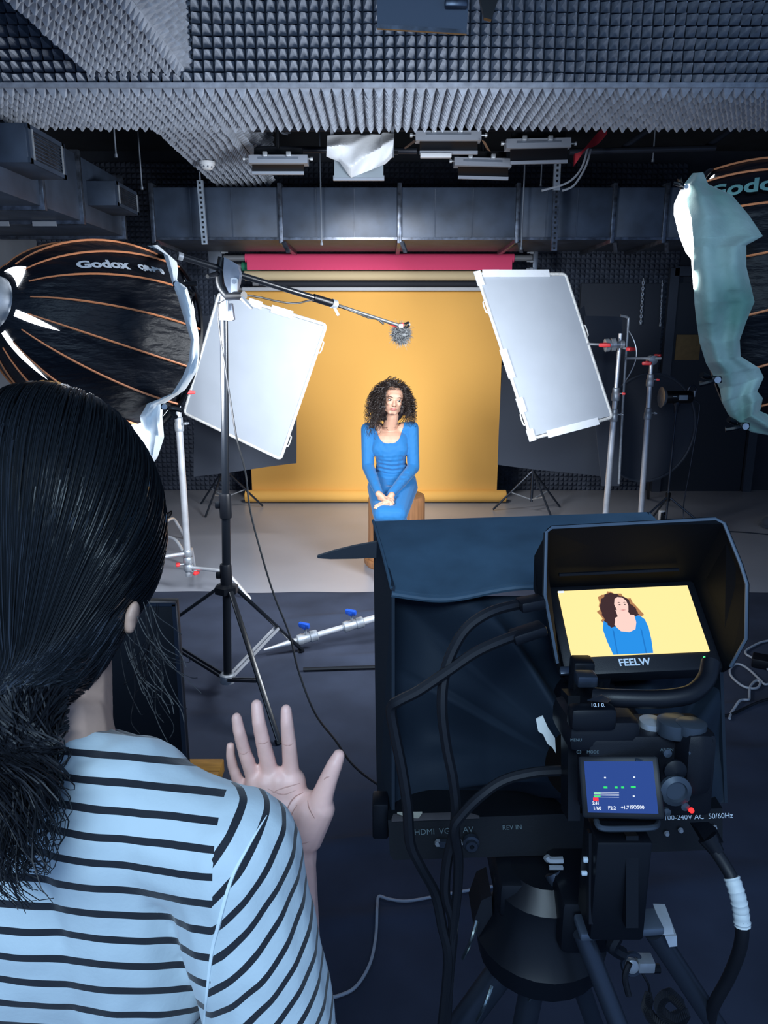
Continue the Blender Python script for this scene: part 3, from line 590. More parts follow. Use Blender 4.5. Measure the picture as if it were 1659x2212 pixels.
# ---------------------------------------------------------------- reflectors
m_refl = M('white_reflector_board', (.42, .46, .52), .6, var=(6, .03))
m_rframe = M('scuffed_white_frame', (.70, .70, .68), .5, var=(40, .25))
def reflector(px, c, n, lab, loops, parts):
    pts = [PL(x, y, c, n) for x, y in px]; n = Vector(n).normalized(); ctr = sum(pts, Vector())/4
    t = thing('reflector_panel', lab, 'reflector', ctr, 'white reflector panels beside the set')
    ins = [ctr+(p-ctr)*.975 for p in pts]
    MB().prism([p+n*.004 for p in ins], -n*.012).build('board', m_refl, t, smooth=False)
    loop = []
    for i in range(4):
        a, b, d = pts[i-1], pts[i], pts[(i+1) % 4]; r = .03
        u = (a-b).normalized()*r; v = (d-b).normalized()*r
        for q in range(5): s = q/4; loop.append((b+u)*(1-s)**2 + b*2*s*(1-s) + (b+v)*s*s)
    MB().tube(loop, .011, 8, closed=True).build('frame', m_rframe, t)
    for (i, s) in loops:
        a, b = pts[i], pts[(i+1) % 4]; q = a.lerp(b, s); e = (b-a).normalized(); o = (q-ctr); o = (o-e*o.dot(e)).normalized()
        MB().tube(spline([q-e*.035, q-e*.035+o*.022, q+e*.035+o*.022, q+e*.035], 4), .005, 6).build('bracket_loop', m_rframe, t)
    for (i, s, l) in parts:
        a, b = pts[i], pts[(i+1) % 4]; q = a.lerp(b, s)
        MB().bar(q-(b-a).normalized()*l+n*.01, q+(b-a).normalized()*l+n*.012, .05, .006, n).build('tape', m_sheer, t)
    return t
cL = P(545, 810, 5.25); reflector([(474, 632), (705, 702), (606, 992), (398, 892)], cL, (-.30, -.95, -.03), 'white reflector panel tilted beside the yellow backdrop at left', [(1, .15), (1, .85)], [(0, .35, .05), (0, .6, .08)])
cR = P(1180, 760, 5.1); reflector([(1030, 592), (1221, 592), (1322, 902), (1148, 948)], cR, (.25, -.90, .35), 'white reflector panel with taped edges tilted at right', [(3, .12), (3, .8), (1, .4)], [(0, .5, .2), (0, .15, .06), (3, .45, .1), (3, .2, .05), (2, .5, .2), (3, .02, .04), (3, .97, .05)])
# ---------------------------------------------------------------- black flags
m_flag = M('black_duvetyne', (.030, .038, .056), .9, bump=(300, .2, .001), sheen=.1)
def flag(px, Y, lab, sag=.03):
    A, B, C_, D_ = [P(x, y, Y) for x, y in px]
    def fn(u, v):
        p = A.lerp(B, u).lerp(D_.lerp(C_, u), v); return p + Vector((0, .02*math.sin(u*6+v*3), -sag*math.sin(u*math.pi)*v))
    return tag(MB().grid(fn, 24, 20, thick=(0, .006, 0)).build('black_flag', m_flag), lab, 'flag', 'black cloth flags behind the reflectors')
flag([(418, 682), (640, 682), (640, 1001), (418, 1030)], 5.9, 'black cloth flag hanging behind the left white reflector', .0)
flag([(1085, 790), (1262, 660), (1318, 1032), (1075, 1004)], 5.9, 'black cloth flag hanging behind the right white reflector', .0)
t = thing('wire_flag', 'framed black flag with silver wire edge behind the right reflector', 'flag', P(1345, 850, 5.65))
MB().prism([P(1262, 682, 5.65), P(1344, 684, 5.65), P(1338, 1050, 5.65), P(1300, 1050, 5.65)], (0, .01, 0)).build('cloth', m_flag, t)
MB().tube(spline([P(1340, 682, 5.63), P(1356, 686, 5.63), P(1357, 700, 5.63), P(1350, 800, 5.63), P(1344, 900, 5.63), P(1337, 1045, 5.63)], 6), .010, 8).build('frame', m_cast, t)
MB().tube(spline([P(1356, 712, 5.63), P(1366, 728, 5.6), P(1374, 752, 5.58), P(1373, 778, 5.58), P(1362, 805, 5.6), P(1345, 832, 5.63)], 6), .004, 6).build('wire', m_chrome, t)
# stands whose legs show under the flags
for k, (px, py, Y, lab, feet) in enumerate(((510, 1052, 7.0, 'thin dark stand behind left flag with its legs on the floor', ((452, 1100), (540, 1048))), (1122, 1060, 6.9, 'thin dark stand behind right flag with splayed legs', ((1148, 1096), (1088, 1050), (1172, 1068))))):
    c = PZ(px, 1075, 0); c.y = Y; t = thing('flag_stand', lab, 'stand', (c.x, Y, 0), 'dark stands behind the flags'); top = 2.0 if k == 0 else 1.9
    MB().cyl((c.x, Y, .1), (c.x, Y, top), .013, 10).build('column', m_satin, t)
    for i in range(3):
        a = (2.5, -1.9, .3)[i] if k == 0 else (-1.2, .5, 3.0)[i]; ft = Vector((c.x+math.cos(a)*.36, Y+math.sin(a)*.36, .01)); hb = Vector((c.x, Y, .40))
        MB().cyl(hb, ft, .010, 8).build('leg', m_satin, t); MB().cyl((c.x, Y, .12), hb.lerp(ft, .55), .006, 6).build('strut', m_cast, t)
# dark round reflector and monolight on the right
def disc(u, v): a = u*2*math.pi; return P(1400, 925, 6.3) + Vector((math.cos(a)*.42*v, .12*(1-v*v)+.05*math.cos(a)*v, math.sin(a)*.46*v))
t = thing('round_reflector', 'dark folded round reflector leaning behind the right C-stand', 'reflector', P(1400, 1060, 6.3))
MB().grid(disc, 40, 6, thick=(0, .004, 0), closeu=True).build('cloth', m_flag, t)
MB().tube([disc(i/40, 1) for i in range(40)], .012, 6, closed=True).build('rim', M('dark_band', (.045, .055, .075), .6), t)
MB().bar(P(1400, 1000, 6.42), PZ(1400, 1075, .02), .03, .03).build('prop', m_black, t)
c = P(1463, 858, 6.05); t = thing('monolight', 'black studio strobe pointing left on a thin stand at right', 'light', (c.x, c.y, 0))
MB().lathe(c-Vector((.10, 0, 0)), (1, 0, 0), [(.0, 0), (.042, .0), (.05, .012), (.05, .20), (.045, .215), (.0, .22)], 24).build('body', m_black, t)
MB().lathe(c-Vector((.135, 0, 0)), (1, 0, 0), [(.075, 0), (.085, .004), (.062, .035), (.05, .04)], 24).build('reflector_ring', m_cast, t)
MB().box(c+Vector((.03, -.048, .0)), (.07, .012, .04), bev=.003).build('label_plate', M('grey_print', (.30, .36, .42), .5), t)
MB().box(c+Vector((-.04, -.048, .01)), (.03, .01, .006)).build('lettering', m_ink, t)
MB().tube(spline([c+Vector((.08, 0, .05)), c+Vector((.10, 0, .09)), c+Vector((.14, 0, .08)), c+Vector((.15, 0, .04))], 5), .009, 8).build('handle', m_satin, t)
MB().box(c+Vector((.125, -.02, .03)), (.012, .03, .05), bev=.003).build('rear_panel', m_cast, t)
MB().lathe(c-Vector((0, 0, .13)), (0, 0, 1), [(.016, 0), (.018, .05), (.03, .07), (.03, .09)], 12).build('bracket', m_satin, t)
MB().cyl((c.x, c.y, .1), c-Vector((0, 0, .1)), .010, 10, r2=.007).build('column', m_satin, t)
for i, a in enumerate((3.5, -.5, 1.5)):
    ft = Vector((c.x+math.cos(a)*.45, c.y+math.sin(a)*.45, .01)); hb = Vector((c.x, c.y, .34)); MB().cyl(hb, ft, .009, 8).build('leg', m_satin, t)
MB().cyl((c.x, c.y, .3), (c.x, c.y, .37), .02, 10).build('hub', m_black, t)
(MB().tube(spline([c+Vector((.12, 0, -.02)), c+Vector((.17, 0, -.04)), c+Vector((.19, 0, -.12)), c+Vector((.16, 0, -.6)), c+Vector((.14, 0, -.95)), Vector((c.x+.2, c.y-.05, .01)), Vector((c.x+.6, c.y+.1, .008)), Vector((c.x+1.1, c.y-.1, .008))], 8), .005, 6).build('power_cord', m_satin, t))
# ---------------------------------------------------------------- microphone boom
Yc = 3.2; b = P(492, 1478, Yc); x0 = b.x; top = P(483, 640, Yc); t = thing('boom_stand', 'black tripod boom stand with long telescopic arm in front of left reflector', 'stand', (x0, Yc, 0))
bz_ = .07; hub = P(489, 1268, Yc)
def col(z): return Vector((x0+(top.x-x0)*(z-bz_)/(top.z-bz_), Yc, z))
z1 = P(486, 1090, Yc).z
MB().cyl(col(bz_), col(z1), .0195, 16).build('column', m_pole, t); MB().cyl(col(z1), col(top.z), .017, 16).build('column', m_pole, t)
for zz, nm in ((z1, 'collar'), (hub.z+.06, 'collar')):
    co = MB().lathe(col(zz-.06), (0, 0, 1), [(.026, 0), (.027, .01), (.027, .1), (.024, .11)], 16).build(nm, m_blackp, t)
    MB().box(col(zz)+Vector((-.034, -.01, 0)), (.022, .02, .03), bev=.004).build('clamp_knob', m_black, co)
MB().lathe(col(hub.z-.03), (0, 0, 1), [(.03, 0), (.055, .004), (.055, .035), (.03, .045)], 6).build('hub', m_black, t)
feet = [PZ(603, 1608, .01), PZ(652, 1408, .01), PZ(255, 1430, .01)]
for ft in feet:
    d = (ft-Vector((x0, Yc, 0))); d.z = 0; d.normalize(); hb = col(hub.z-.01)+d*.045
    lg = MB().bar(hb, ft+Vector((0, 0, .012)), .022, .015, bev=.004).build('leg', m_pole, t)
    MB().cyl(hb.lerp(ft, .97), ft, .016, 8).build('foot', m_black, lg)
    for s in (-1, 1):
        sd = Vector((-d.y, d.x, 0))*.012*s; MB().bar(col(.10)+d*.03+sd, hb.lerp(ft, .60)+sd, .006, .014).build('strut', m_chrome if d.x > .5 and d.y > 0 else m_pole, t)
MB().lathe(col(.075), (0, 0, 1), [(.034, 0), (.036, .005), (.036, .04), (.03, .045)], 12).build('strut_collar', m_cast, t)
A = P(384, 552, 3.0); Bm = P(690, 647, 3.35); E = P(868, 705, 3.6)
piv = P(497, 588, 3.13)
MB().cyl(A, Bm, .0125, 14).build('boom_arm', m_pole, t); MB().cyl(Bm, E, .0078, 12).build('boom_arm', M('dark_grey_pole', (.06, .065, .07), .45, .3), t)
MB().cyl(A, A.lerp(Bm, .03), .015, 12).build('end_cap', m_cast, t)
d = (Bm-A).normalized(); MB().cyl(Bm-d*.03, Bm+d*.06, .017, 14).build('boom_collar', m_black, t)
kk = Bm+d*.075; MB().cyl(kk-d*.012, kk+d*.012, .02, 12).build('lock_ring', m_cast, t); MB().bar(kk+Vector((0, 0, -.01)), kk+Vector((.02, 0, -.05)), .018, .012, bev=.003).build('lock_lever', m_cast, t)
m_clamp = M('grey_cast_clamp', (.08, .10, .14), .45, .3, var=(30, .2))
cl = [(484, 555), (512, 571), (518, 590), (515, 612), (508, 632), (494, 632), (485, 612), (482, 588)]
cb = MB().prism([P(x, y, 3.07) for x, y in cl], (0, .05, 0)).build('boom_clamp', m_clamp, t)
MB().prism([P(x, y, 3.06) for x, y in ((498, 602), (502, 600), (509, 600), (513, 603), (512, 632), (498, 632))], (0, .012, 0)).build('clamp_plate', m_cast, cb)
MB().lathe(P(505, 608, 3.055), (0, 1, 0), [(.009, 0), (.009, .012)], 12).build('bolt', m_grey, cb)
MB().tube(spline([P(480, 556, 3.1), P(474, 590, 3.1), P(476, 618, 3.1), P(492, 640, 3.1)], 6), .016, 10).build('yoke', m_black, t)
MB().tube([P(492, 640, 3.1), P(527, 638, 3.02)], [.018, .016], 10).build('tilt_knob', m_black, t)
MB().tube([P(522, 643, 3.02), P(545, 667, 3.02)], [.010, .006], 8).build('lever', m_cast, t)
MB().tube([P(474, 590, 3.1), P(448, 597, 3.02)], [.011, .008], 8).build('lever', m_black, t)
MB().cyl(P(488, 640, 3.15), P(488, 672, 3.15), .011, 10).build('spigot', m_grey, t)
MB().prism([P(x, y, 3.17) for x, y in ((472, 657), (500, 655), (505, 690), (500, 693), (472, 691))], (0, .035, 0)).build('receiver', m_clamp, t)
# microphone
c = P(866, 722, 3.62); mk = thing('microphone', 'small microphone with grey furry wind muff at the boom tip', 'microphone', c)
fur = MB(); fur.ell(c, (.036, .036, .036), n=20)
m_fur = M('grey_fur', (.10, .105, .11), .95)
fo = fur.build('wind_muff', m_fur, mk); fr = MB(); rn = random.Random(3)
for i in range(900):
    v = Vector((rn.gauss(0, 1), rn.gauss(0, 1), rn.gauss(0, 1))).normalized(); q = Vector((rn.gauss(0, 1), rn.gauss(0, 1), rn.gauss(0, 1)))*.010
    fr.tube([c+v*.034, c+v*.041+q*.3, c+v*.046+q], [.0016, .0013, .0004], 3, caps=False)
tag(fr.build('fur', m_fur, fo), kind='stuff')
MB().tube(spline([P(842, 697, 3.58), P(858, 703, 3.6), P(872, 702, 3.6)], 5), .010, 8).build('shock_mount', m_red, mk)
MB().box(P(866, 704, 3.59), (.02, .02, .018), bev=.004).build('mount_clip', m_white, mk)
MB().tube(spline([P(875, 700, 3.6), P(882, 697, 3.6), P(884, 703, 3.6), P(878, 708, 3.6)], 5), .006, 6).build('plug', m_black, mk)
pts = [P(872, 700, 3.6), P(845, 700, 3.57), P(825, 692, 3.54), P(828, 700, 3.54), P(815, 690, 3.52), P(795, 686, 3.5), P(770, 676, 3.45), P(720, 657, 3.38), P(680, 648, 3.33), P(640, 655, 3.25), P(600, 651, 3.18), P(560, 642, 3.1), P(520, 638, 3.05), P(480, 650, 3.12), P(470, 665, 3.12), P(476, 730, 3.12), P(488, 805, 3.1), P(500, 880, 3.08), P(512, 950, 3.0), P(530, 1020, 2.95), P(540, 1100, 2.9), P(560, 1180, 2.85), P(590, 1280, 2.75), P(625, 1370, 2.65), P(645, 1450, 2.55), P(680, 1540, 2.45), P(725, 1600, 2.3), P(760, 1650, 2.2), P(812, 1692, 2.1), P(900, 1740, 1.9), P(960, 1800, 1.6)]
tag(MB().tube(spline(pts, 7), .0038, 6).build('microphone_cable', m_cable), 'thin black microphone cable hanging from boom arm towards the prompter', 'cable')
# ---------------------------------------------------------------- pole lying on the cloth
a, b2 = PZ(578, 1402, .05), PZ(830, 1330, .16); t = thing('light_pole', 'silver telescopic pole with blue knobs lying on the black cloth', 'pole', PZ(690, 1375, .0))
d = (b2-a).normalized()
MB().tube([a-d*.02, a+d*.10], [.006, .014], 12).build('tip', m_chrome, t)
MB().cyl(a+d*.10, a+d*.42, .016, 14).build('pole_section', m_chrome, t); MB().cyl(a+d*.42, b2+d*1.0, .020, 14).build('pole_section', m_chrome, t)
for s, kn in ((.16, PZ(614, 1360, .1)), (.42, None)):
    q = a+d*s; co = MB().lathe(q, d, [(.026, 0), (.03, .005), (.03, .03), (.027, .034), (.027, .07), (.031, .075), (.031, .11), (.026, .115)], 16).build('collar', m_cast, t)
    knob(co, q+d*.05+Vector((0, -.01, .03)), (-.1, -.2, 1), 1.25, m_blue)
# small speaker, dark bag, wooden board, case
c = PZ(1432, 1150, 0); t = thing('action_camera', 'small black box device with pale rim behind the prompter hood', 'camera', (c.x, c.y, 0))
q = P(1432, 1112, c.y); MB().box((q.x, q.y, q.z/2+.02), (.066, .05, q.z+.04), bev=.008).build('body', M('pale_shell', (.6, .62, .66), .4), t)
MB().box((q.x, q.y-.026, q.z/2+.016), (.056, .012, q.z+.02), bev=.006).build('front', m_black, t); MB().lathe((q.x, q.y-.03, q.z+.018), (0, -1, 0), [(.016, 0), (.016, .006), (.010, .006), (.008, .002)], 14).build('lens', m_satin, t)
q = PZ(1668, 1140, 0); m = MB(); m.ell(q+Vector((.02, 0, .05)), (.12, .1, .07), n=14); m.box(q+Vector((-.02, 0, .02)), (.16, .12, .03), bev=.01)
tag(m.build('dark_bag', m_flag), 'small dark sandbag on the floor at far right edge', 'bag')
a, b2 = P(300, 1302, 2.05), P(378, 1302, 2.05); t = thing('display_board', 'tall black board standing beside the operator neck', 'board', ((a.x+b2.x)/2-.1, 2.15, 0))
MB().box((b2.x-.22, 2.075, a.z/2), (.44, .04, a.z), bev=.006).build('body', M('black_laminate', (.003, .004, .006), .4, spec=.3), t)
MB().bar((b2.x-.004, 2.055, .01), (b2.x-.004, 2.055, a.z-.005), .012, .012).build('edge_trim', m_satin, t); MB().bar((b2.x-.44, 2.055, a.z-.005), (b2.x, 2.055, a.z-.005), .012, .012).build('edge_trim', m_satin, t)
q = PZ(485, 1637, .06); t = thing('wooden_board', 'honey coloured wooden board beside the operator hand', 'board', (q.x-.2, q.y-.12, 0))
m_wood = M('honey_wood', (.34, .17, .03), .45, var=(6, .25), stretch=(2, 14, 2))
for k in range(3): MB().box((q.x-.2, q.y-.05-.085*k, .035), (.4, .082, .055), bev=.004).build('plank', m_wood, t)
# cables on the floor
def fcable(pts, r, mat, lab, z=None, name='floor_cable'):
    P3 = [PZ(x, y, 0) for x, y in pts]; P3 = [Vector((p.x, p.y, clothz(p.x, p.y)+r+.004)) for p in spline(P3, 8)]
    return tag(MB().tube(P3, r, 7).build(name, mat), lab, 'cable', 'cables lying on the floor cloth')
fcable([(1662, 1390), (1640, 1395), (1612, 1410), (1612, 1420), (1625, 1428), (1680, 1470)], .006, m_wcable, 'pale short cable running into adapter at right edge')
fcable([(1575, 1560), (1580, 1545), (1600, 1525), (1616, 1524), (1618, 1500), (1620, 1490), (1632, 1478), (1641, 1482), (1636, 1493), (1620, 1495), (1600, 1488), (1580, 1470), (1576, 1455), (1585, 1443), (1600, 1443), (1620, 1456), (1640, 1475), (1655, 1486), (1690, 1470)], .006, m_wcable, 'looped grey cable lying on the cloth at right edge')
fcable([(1400, 1560), (1500, 1558), (1570, 1552), (1620, 1534), (1700, 1515)], .006, m_cable, 'black cable crossing the cloth below the looped cable')
fcable([(1065, 1925), (1000, 1935), (940, 1945), (880, 1955), (840, 1950), (818, 1945), (815, 1970), (812, 2030), (800, 2090), (770, 2140), (735, 2160), (690, 2170)], .0045, m_wcable, 'thin white cable curving on the cloth below the prompter')
fcable([(655, 1455), (740, 1452), (860, 1448)], .010, m_cable, 'thick black cable crossing the cloth towards the prompter')
q = PZ(1650, 1435, .03); tag(MB().box((q.x+.05, q.y, .035), (.2, .1, .05), Matrix.Rotation(-.5, 3, 'Z'), bev=.008).build('power_adapter', m_blackp), 'black power adapter brick on the cloth at right edge', 'adapter')
fcable([(345, 1120), (362, 1113), (371, 1108), (366, 1120), (350, 1128)], .006, m_cable, 'small black cable loop on grey floor behind the left stands')
# ================================================================ teleprompter, camera, monitor, tripod
m_hood_shade = M('shaded_hood_fabric', (.006, .013, .024), .75, spec=.25, bump=(900, .3, .0005))  # same fabric as the hood, its shade put into a darker colour
m_hood = M('black_nylon_hood', (.036, .072, .112), .62, spec=.3, bump=(1200, .3, .0005), var=(14, .2))
T = thing('teleprompter', 'black fabric hooded teleprompter on the tripod in front of the seated woman', 'teleprompter', D(1200, 1850, 1.031))
def hoodtop(u, v):
    a = D(806, 1126, 1.118).lerp(D(1402, 1106, 1.118), u); b = D(846, 1264, 0.939).lerp(D(1556, 1262, 0.939), u); p = a.lerp(b, v)
    return p + Vector((0, 0, .006*math.sin(u*math.pi)*math.sin(v*math.pi) - .010*math.exp(-((u-.17)*7)**2)*v*v + .004*math.sin(u*9+v*4)*v))
MB().grid(hoodtop, 48, 20, thick=(0, 0, -.007)).build('hood_top', m_hood, T, angle=60)
MB().tube([hoodtop(i/48, 1)+Vector((0, -.001, -.006)) for i in range(49)], .0042, 8).build('hood_hem', m_hood, T)
MB().tube([hoodtop(0, i/20)+Vector((0, 0, .001)) for i in range(21)], .0022, 6).build('seam', m_hood, T)
MB().prism([D(806, 1126, 1.118), D(846, 1266, 0.940), D(846, 1778, 0.917), D(816, 1780, 0.977), D(812, 1620, 1.085)], (.004, 0, 0)).build('hood_side', m_hood_shade, T)
MB().prism([D(1402, 1106, 1.118), D(1556, 1264, 0.940), D(1572, 1735, 0.922), D(1480, 1600, 1.085)], (-.004, 0, 0)).build('hood_side', m_hood_shade, T)
rc = [D(848, 1288, 0.965), D(1556, 1286, 0.965), D(1572, 1735, 0.922), D(842, 1760, 0.922)]; per = [(rc[(i+1) % 4]-rc[i]).length for i in range(4)]; tot = sum(per)
lc = D(1292, 1600, 0.875)
def drape(u, v):
    s = u*tot; i = 0
    while i < 3 and s > per[i]: s -= per[i]; i += 1
    a = rc[i].lerp(rc[(i+1) % 4], min(1, s/per[i]))
    vec = a-lc; ang = math.atan2(vec.z, vec.x); rg = lc + Vector((math.cos(ang)*.072, -.045, math.sin(ang)*.058))
    k = v**1.15; p = a.lerp(rg, k)
    fold = math.sin(ang*7+1.1)+.6*math.sin(ang*13+v*3)
    p += Vector((0, -.5, .6)).normalized()*(.013*fold*math.sin(math.pi*v)**.8) + Vector((0, .03, -.02))*math.sin(math.pi*v)*(1 if math.sin(ang) > .2 else .4)
    if v > 0:
        sv_ = math.sin(math.pi*v)**.9; a_ = ang % (2*math.pi)
        p += Vector((0, -.55, .8))*(.050*math.exp(-((a_-2.38)/.20)**2)*sv_) + Vector((0, .05, -.02))*(sv_*(1 if 2.62 < a_ < 4.2 else max(0, 1-abs(a_-(2.62 if a_ < 3.4 else 4.2))/.25)))
        p += Vector((0, .03, -.035))*(math.exp(-((a_-1.75)/.30)**2)*sv_)
    return p
MB().grid(drape, 160, 36, closeu=True).build('rear_drape', m_hood_shade, T, angle=180)
MB().prism([D(840, 1166, 1.074), D(840, 1204, 1.074), D(770, 1207, 1.074), D(715, 1208, 1.074), D(686, 1206, 1.074), D(685, 1202, 1.074), D(720, 1191, 1.074), D(765, 1180, 1.074)], (0, .008, .0)).build('side_flap', m_fabric, T)
m_case = M('black_powder_coat', (.002, .003, .005), .5, spec=.3, bump=(400, .2, .0006))
z_ = [D(838, 1772, 0.901), D(1561, 1746, 0.901), D(1561, 1822, 0.901), D(1545, 1836, 0.901), D(850, 1858, 0.901), D(842, 1846, 0.901)]
BM = MB().prism(z_, (0, .27, .02)).build('base_monitor', m_case, T, smooth=False)
MB().prism([D(850, 1764, 0.906), D(1010, 1760, 0.906), D(1036, 1768, 0.895), D(846, 1775, 0.895)], (0, .004, .001)).build('top_ledge', M('warm_grey_plastic', (.055, .05, .055), .6), BM)
MB().prism([D(858, 1758, 0.903), D(912, 1757, 0.903), D(904, 1768, 0.898), D(880, 1766, 0.898)], (0, .002, .001)).build('paper_tag', M('cream_paper', (.25, .24, .20), .7), BM)
ux = (z_[1]-z_[0]).normalized(); uy = (z_[0]-z_[5]).normalized(); m_dim = M('dim_print', (.07, .10, .11), .6)
for s_, px, py, sz, mt in (('HDMI', 917, 1797, .010, m_dim), ('VGA', 966, 1795, .010, m_dim), ('AV', 1011, 1792, .010, m_dim), ('REV IN', 1106, 1787, .008, m_dim), ('100-240V AC  50/60Hz', 1508, 1764, .0088, m_ink)):
    lettering('lettering', s_, sz, BM, mt, D(px, py, 0.900), ux, uy)
MB().prism([D(946, 1812, 0.899), D(982, 1811, 0.899), D(977, 1824, 0.899), D(951, 1825, 0.899)], (0, -.006, 0)).build('socket', m_satin, BM)
for px in (946, 992): MB().lathe(D(px, 1818, 0.899), (0, -1, 0), [(.004, 0), (.004, .005)], 6).build('screw', m_cast, BM)
MB().lathe(D(1017, 1816, 0.899), (0, -1, 0), [(.010, 0), (.010, .006), (.007, .007), (.007, .012), (.003, .012), (.003, .004)], 16).build('av_socket', m_satin, BM)
for px, py in ((1440, 1800), (1470, 1793), (1543, 1787)): MB().lathe(D(px, py, 0.899), (0, -1, 0), [(.0035, 0), (.0025, .003), (.0, .003)], 8).build('screw', m_cast, BM)
MB().bar(D(884, 1800, 0.899), D(886, 1843, 0.899), .0012, .001).build('print_line', m_dim, BM); MB().bar(D(886, 1843, 0.899), D(898, 1842, 0.899), .001, .0012).build('print_line', m_dim, BM)
MB().box(D(822, 1760, 0.933), (.02, .03, .05), bev=.003).build('hinge_block', m_black, T)
MB().prism([D(1157, 1552, 0.800), D(1172, 1545, 0.800), D(1183, 1570, 0.800), D(1198, 1592, 0.800), D(1200, 1625, 0.800), D(1192, 1612, 0.800), D(1182, 1605, 0.800), D(1172, 1584, 0.800), D(1162, 1578, 0.800)], (0, -.002, 0)).build('white_lining', M('pale_lining', (.55, .56, .54), .7), T)
MB().box(D(1150, 1842, 1.009), (.10, .20, .02), bev=.004).build('mount_plate', m_black, T)
# power plug and cable
q = D(1517, 1793, .825); pc = thing('power_cable', 'thick black power cable with white tape plugged into prompter base', 'cable', q)
MB().prism([D(1490, 1777, .82), D(1530, 1775, .82), D(1546, 1806, .80), D(1510, 1810, .80)], (0, -.018, .006)).build('plug', m_blackp, pc)
MB().tube([D(1528, 1808, .79), D(1550, 1842, .785)], [.011, .0075], 10).build('strain_relief', m_blackp, pc)
cab = [D(1545, 1838, .785), D(1565, 1868, .78), D(1580, 1895, .775), D(1592, 1930, .77), D(1600, 1965, .77), D(1604, 2000, .77), D(1598, 2050, .78), D(1575, 2110, .80), D(1545, 2165, .82), D(1535, 2200, .84), D(1545, 2260, .86)]
MB().tube(spline(cab, 6), .0068, 10).build('cord', m_cable, pc)
MB().tube(spline(cab[2:6], 7), [.0082+.0006*math.sin(i*2.4) for i in range(22)], 10).build('white_tape', M('white_tape', (.50, .55, .56), .55), pc)
# camera --------------------------------------------------------------
K = thing('video_camera', 'black mirrorless camera with lit blue rear screen behind the prompter', 'camera', D(1385, 1780, .74))
bc = D(1385, 1650, .745); R0 = Matrix.Rotation(math.radians(-4), 3, 'X') @ Matrix.Rotation(math.radians(2), 3, 'Z')
MB().box(bc, (.128, .055, .088), R0, bev=.008).build('body', m_blackp, K)
MB().box(D(1490, 1630, .715), (.030, .05, .066), R0, bev=.012).build('grip', m_blackp, K)
MB().box(D(1285, 1560, .745), (.072, .07, .034), R0, bev=.010).build('viewfinder', m_blackp, K)
MB().box(D(1278, 1548, .71), (.045, .02, .024), R0, bev=.006).build('eyecup', m_black, K)
MB().prism([D(1268, 1512, .70), D(1300, 1500, .71), D(1318, 1510, .71), D(1312, 1516, .70)], (0, -.002, 0)).build('badge_plate', m_satin, K)
lettering('lettering', '10.1 0.', .005, K, m_ink, D(1291, 1523, .690), (1, 0, 0), (0, .3, .9))
MB().lathe(bc+Vector((-.02, .02, .0)), (0, 1, 0), [(.042, 0), (.042, .05), (.036, .055), (.038, .12), (.03, .12)], 28).build('lens', m_blackp, K)
dl = M('dial_metal', (.05, .065, .085), .35, .5)
for (px, py, d, r, h) in ((1455, 1585, .715, .0155, .014), (1492, 1582, .705, .0135, .010), (1462, 1560, .74, .008, .006), (1440, 1563, .74, .005, .006)):
    di = MB().lathe(D(px, py, d), (0, .06, 1), [(r, 0), (r*1.04, .003), (r*1.04, h), (r*.8, h+.0015), (0, h+.002)], 24).build('dial', dl, K)
MB().lathe(D(1407, 1568, .73), (0, 0, 1), [(.012, 0), (.012, .006), (.0, .008)], 16).build('shutter_button', m_cast, K)
rp = -ray(1340, 1700).normalized(); xr = Vector((1, 0, -.012)); xr = (xr-rp*xr.dot(rp)).normalized(); ur = rp.cross(xr)
SCc = D(1340, 1700, .695); R1 = Matrix((xr, -rp, ur)).transposed()
sb = MB().box(SCc-rp*.006, (.074, .010, .056), R1, bev=.003).build('screen_housing', m_black, K)
MB().box(SCc, (.0625, .0014, .0455), R1).build('screen', M('blue_camera_screen', (.002, .004, .016), .5, spec=.05, emit=((.012, .035, .155), 1.0)), sb)
def em(name, c, s=.85): return M(name, (.01, .01, .01), .5, emit=(c, s), spec=.05)
eg, ew, er = em('green_display', (.02, .6, .12)), em('white_display', (.6, .66, .75)), em('red_display', (.9, .02, .03), 1.)
def onscr(px, py): return PL(px, py, SCc+rp*.0012, rp)
def mark(px, py, w, h, mat, nm='display_mark'):
    c = onscr(px, py); k = .695/1600; MB().box(c, (w*k, .0004, h*k), R1).build(nm, mat, sb)
for px, py, w in ((1308, 1701, 8), (1331, 1701, 6), (1345, 1701, 6), (1368, 1700, 10)): mark(px, py, w, 4, eg)
for px, py in ((1307, 1680), (1370, 1679), (1369, 1720)): mark(px, py, 4, 3, ew)
mark(1287, 1727, 11, 7, er)
for y in (1711.5, 1715.5, 1718, 1722): mark(1310, y, 52, .8, ew, 'meter_line')
for y in (1713.5, 1720): mark(1290, y, 14, 2.6, eg)
for s_, px, py, sz in (('2:41', 1287, 1735, .0036), ('1/60', 1290, 1746, .0042), ('F2.2', 1322, 1745.5, .0042), ('+1.7', 1350, 1744.5, .0040), ('ISO500', 1376, 1744, .0042)): lettering('display_text', s_, sz, sb, ew, onscr(px, py), xr, ur, off=.0004, bold=.0001)
MB().tube(spline([D(1288, 1772, .70), D(1300, 1789, .69), D(1360, 1790, .69), D(1408, 1788, .69), D(1420, 1780, .70), D(1418, 1768, .71)], 6), .0028, 8).build('screen_bracket', dl, K)
MB().prism([D(1292, 1772, .705), D(1415, 1768, .705), D(1412, 1788, .695), D(1296, 1789, .695)], (0, -.003, 0)).build('screen_tray', m_black, K)
MB().box(D(1395, 1641, .70), (.02, .004, .0025)).build('screen_edge', dl, K)
rr = Vector((0, -1, .12)).normalized()
MB().lathe(D(1456, 1662, .692), rr, [(.0105, 0), (.0105, .004), (.006, .006), (0, .007)], 18).build('joystick', m_black, K)
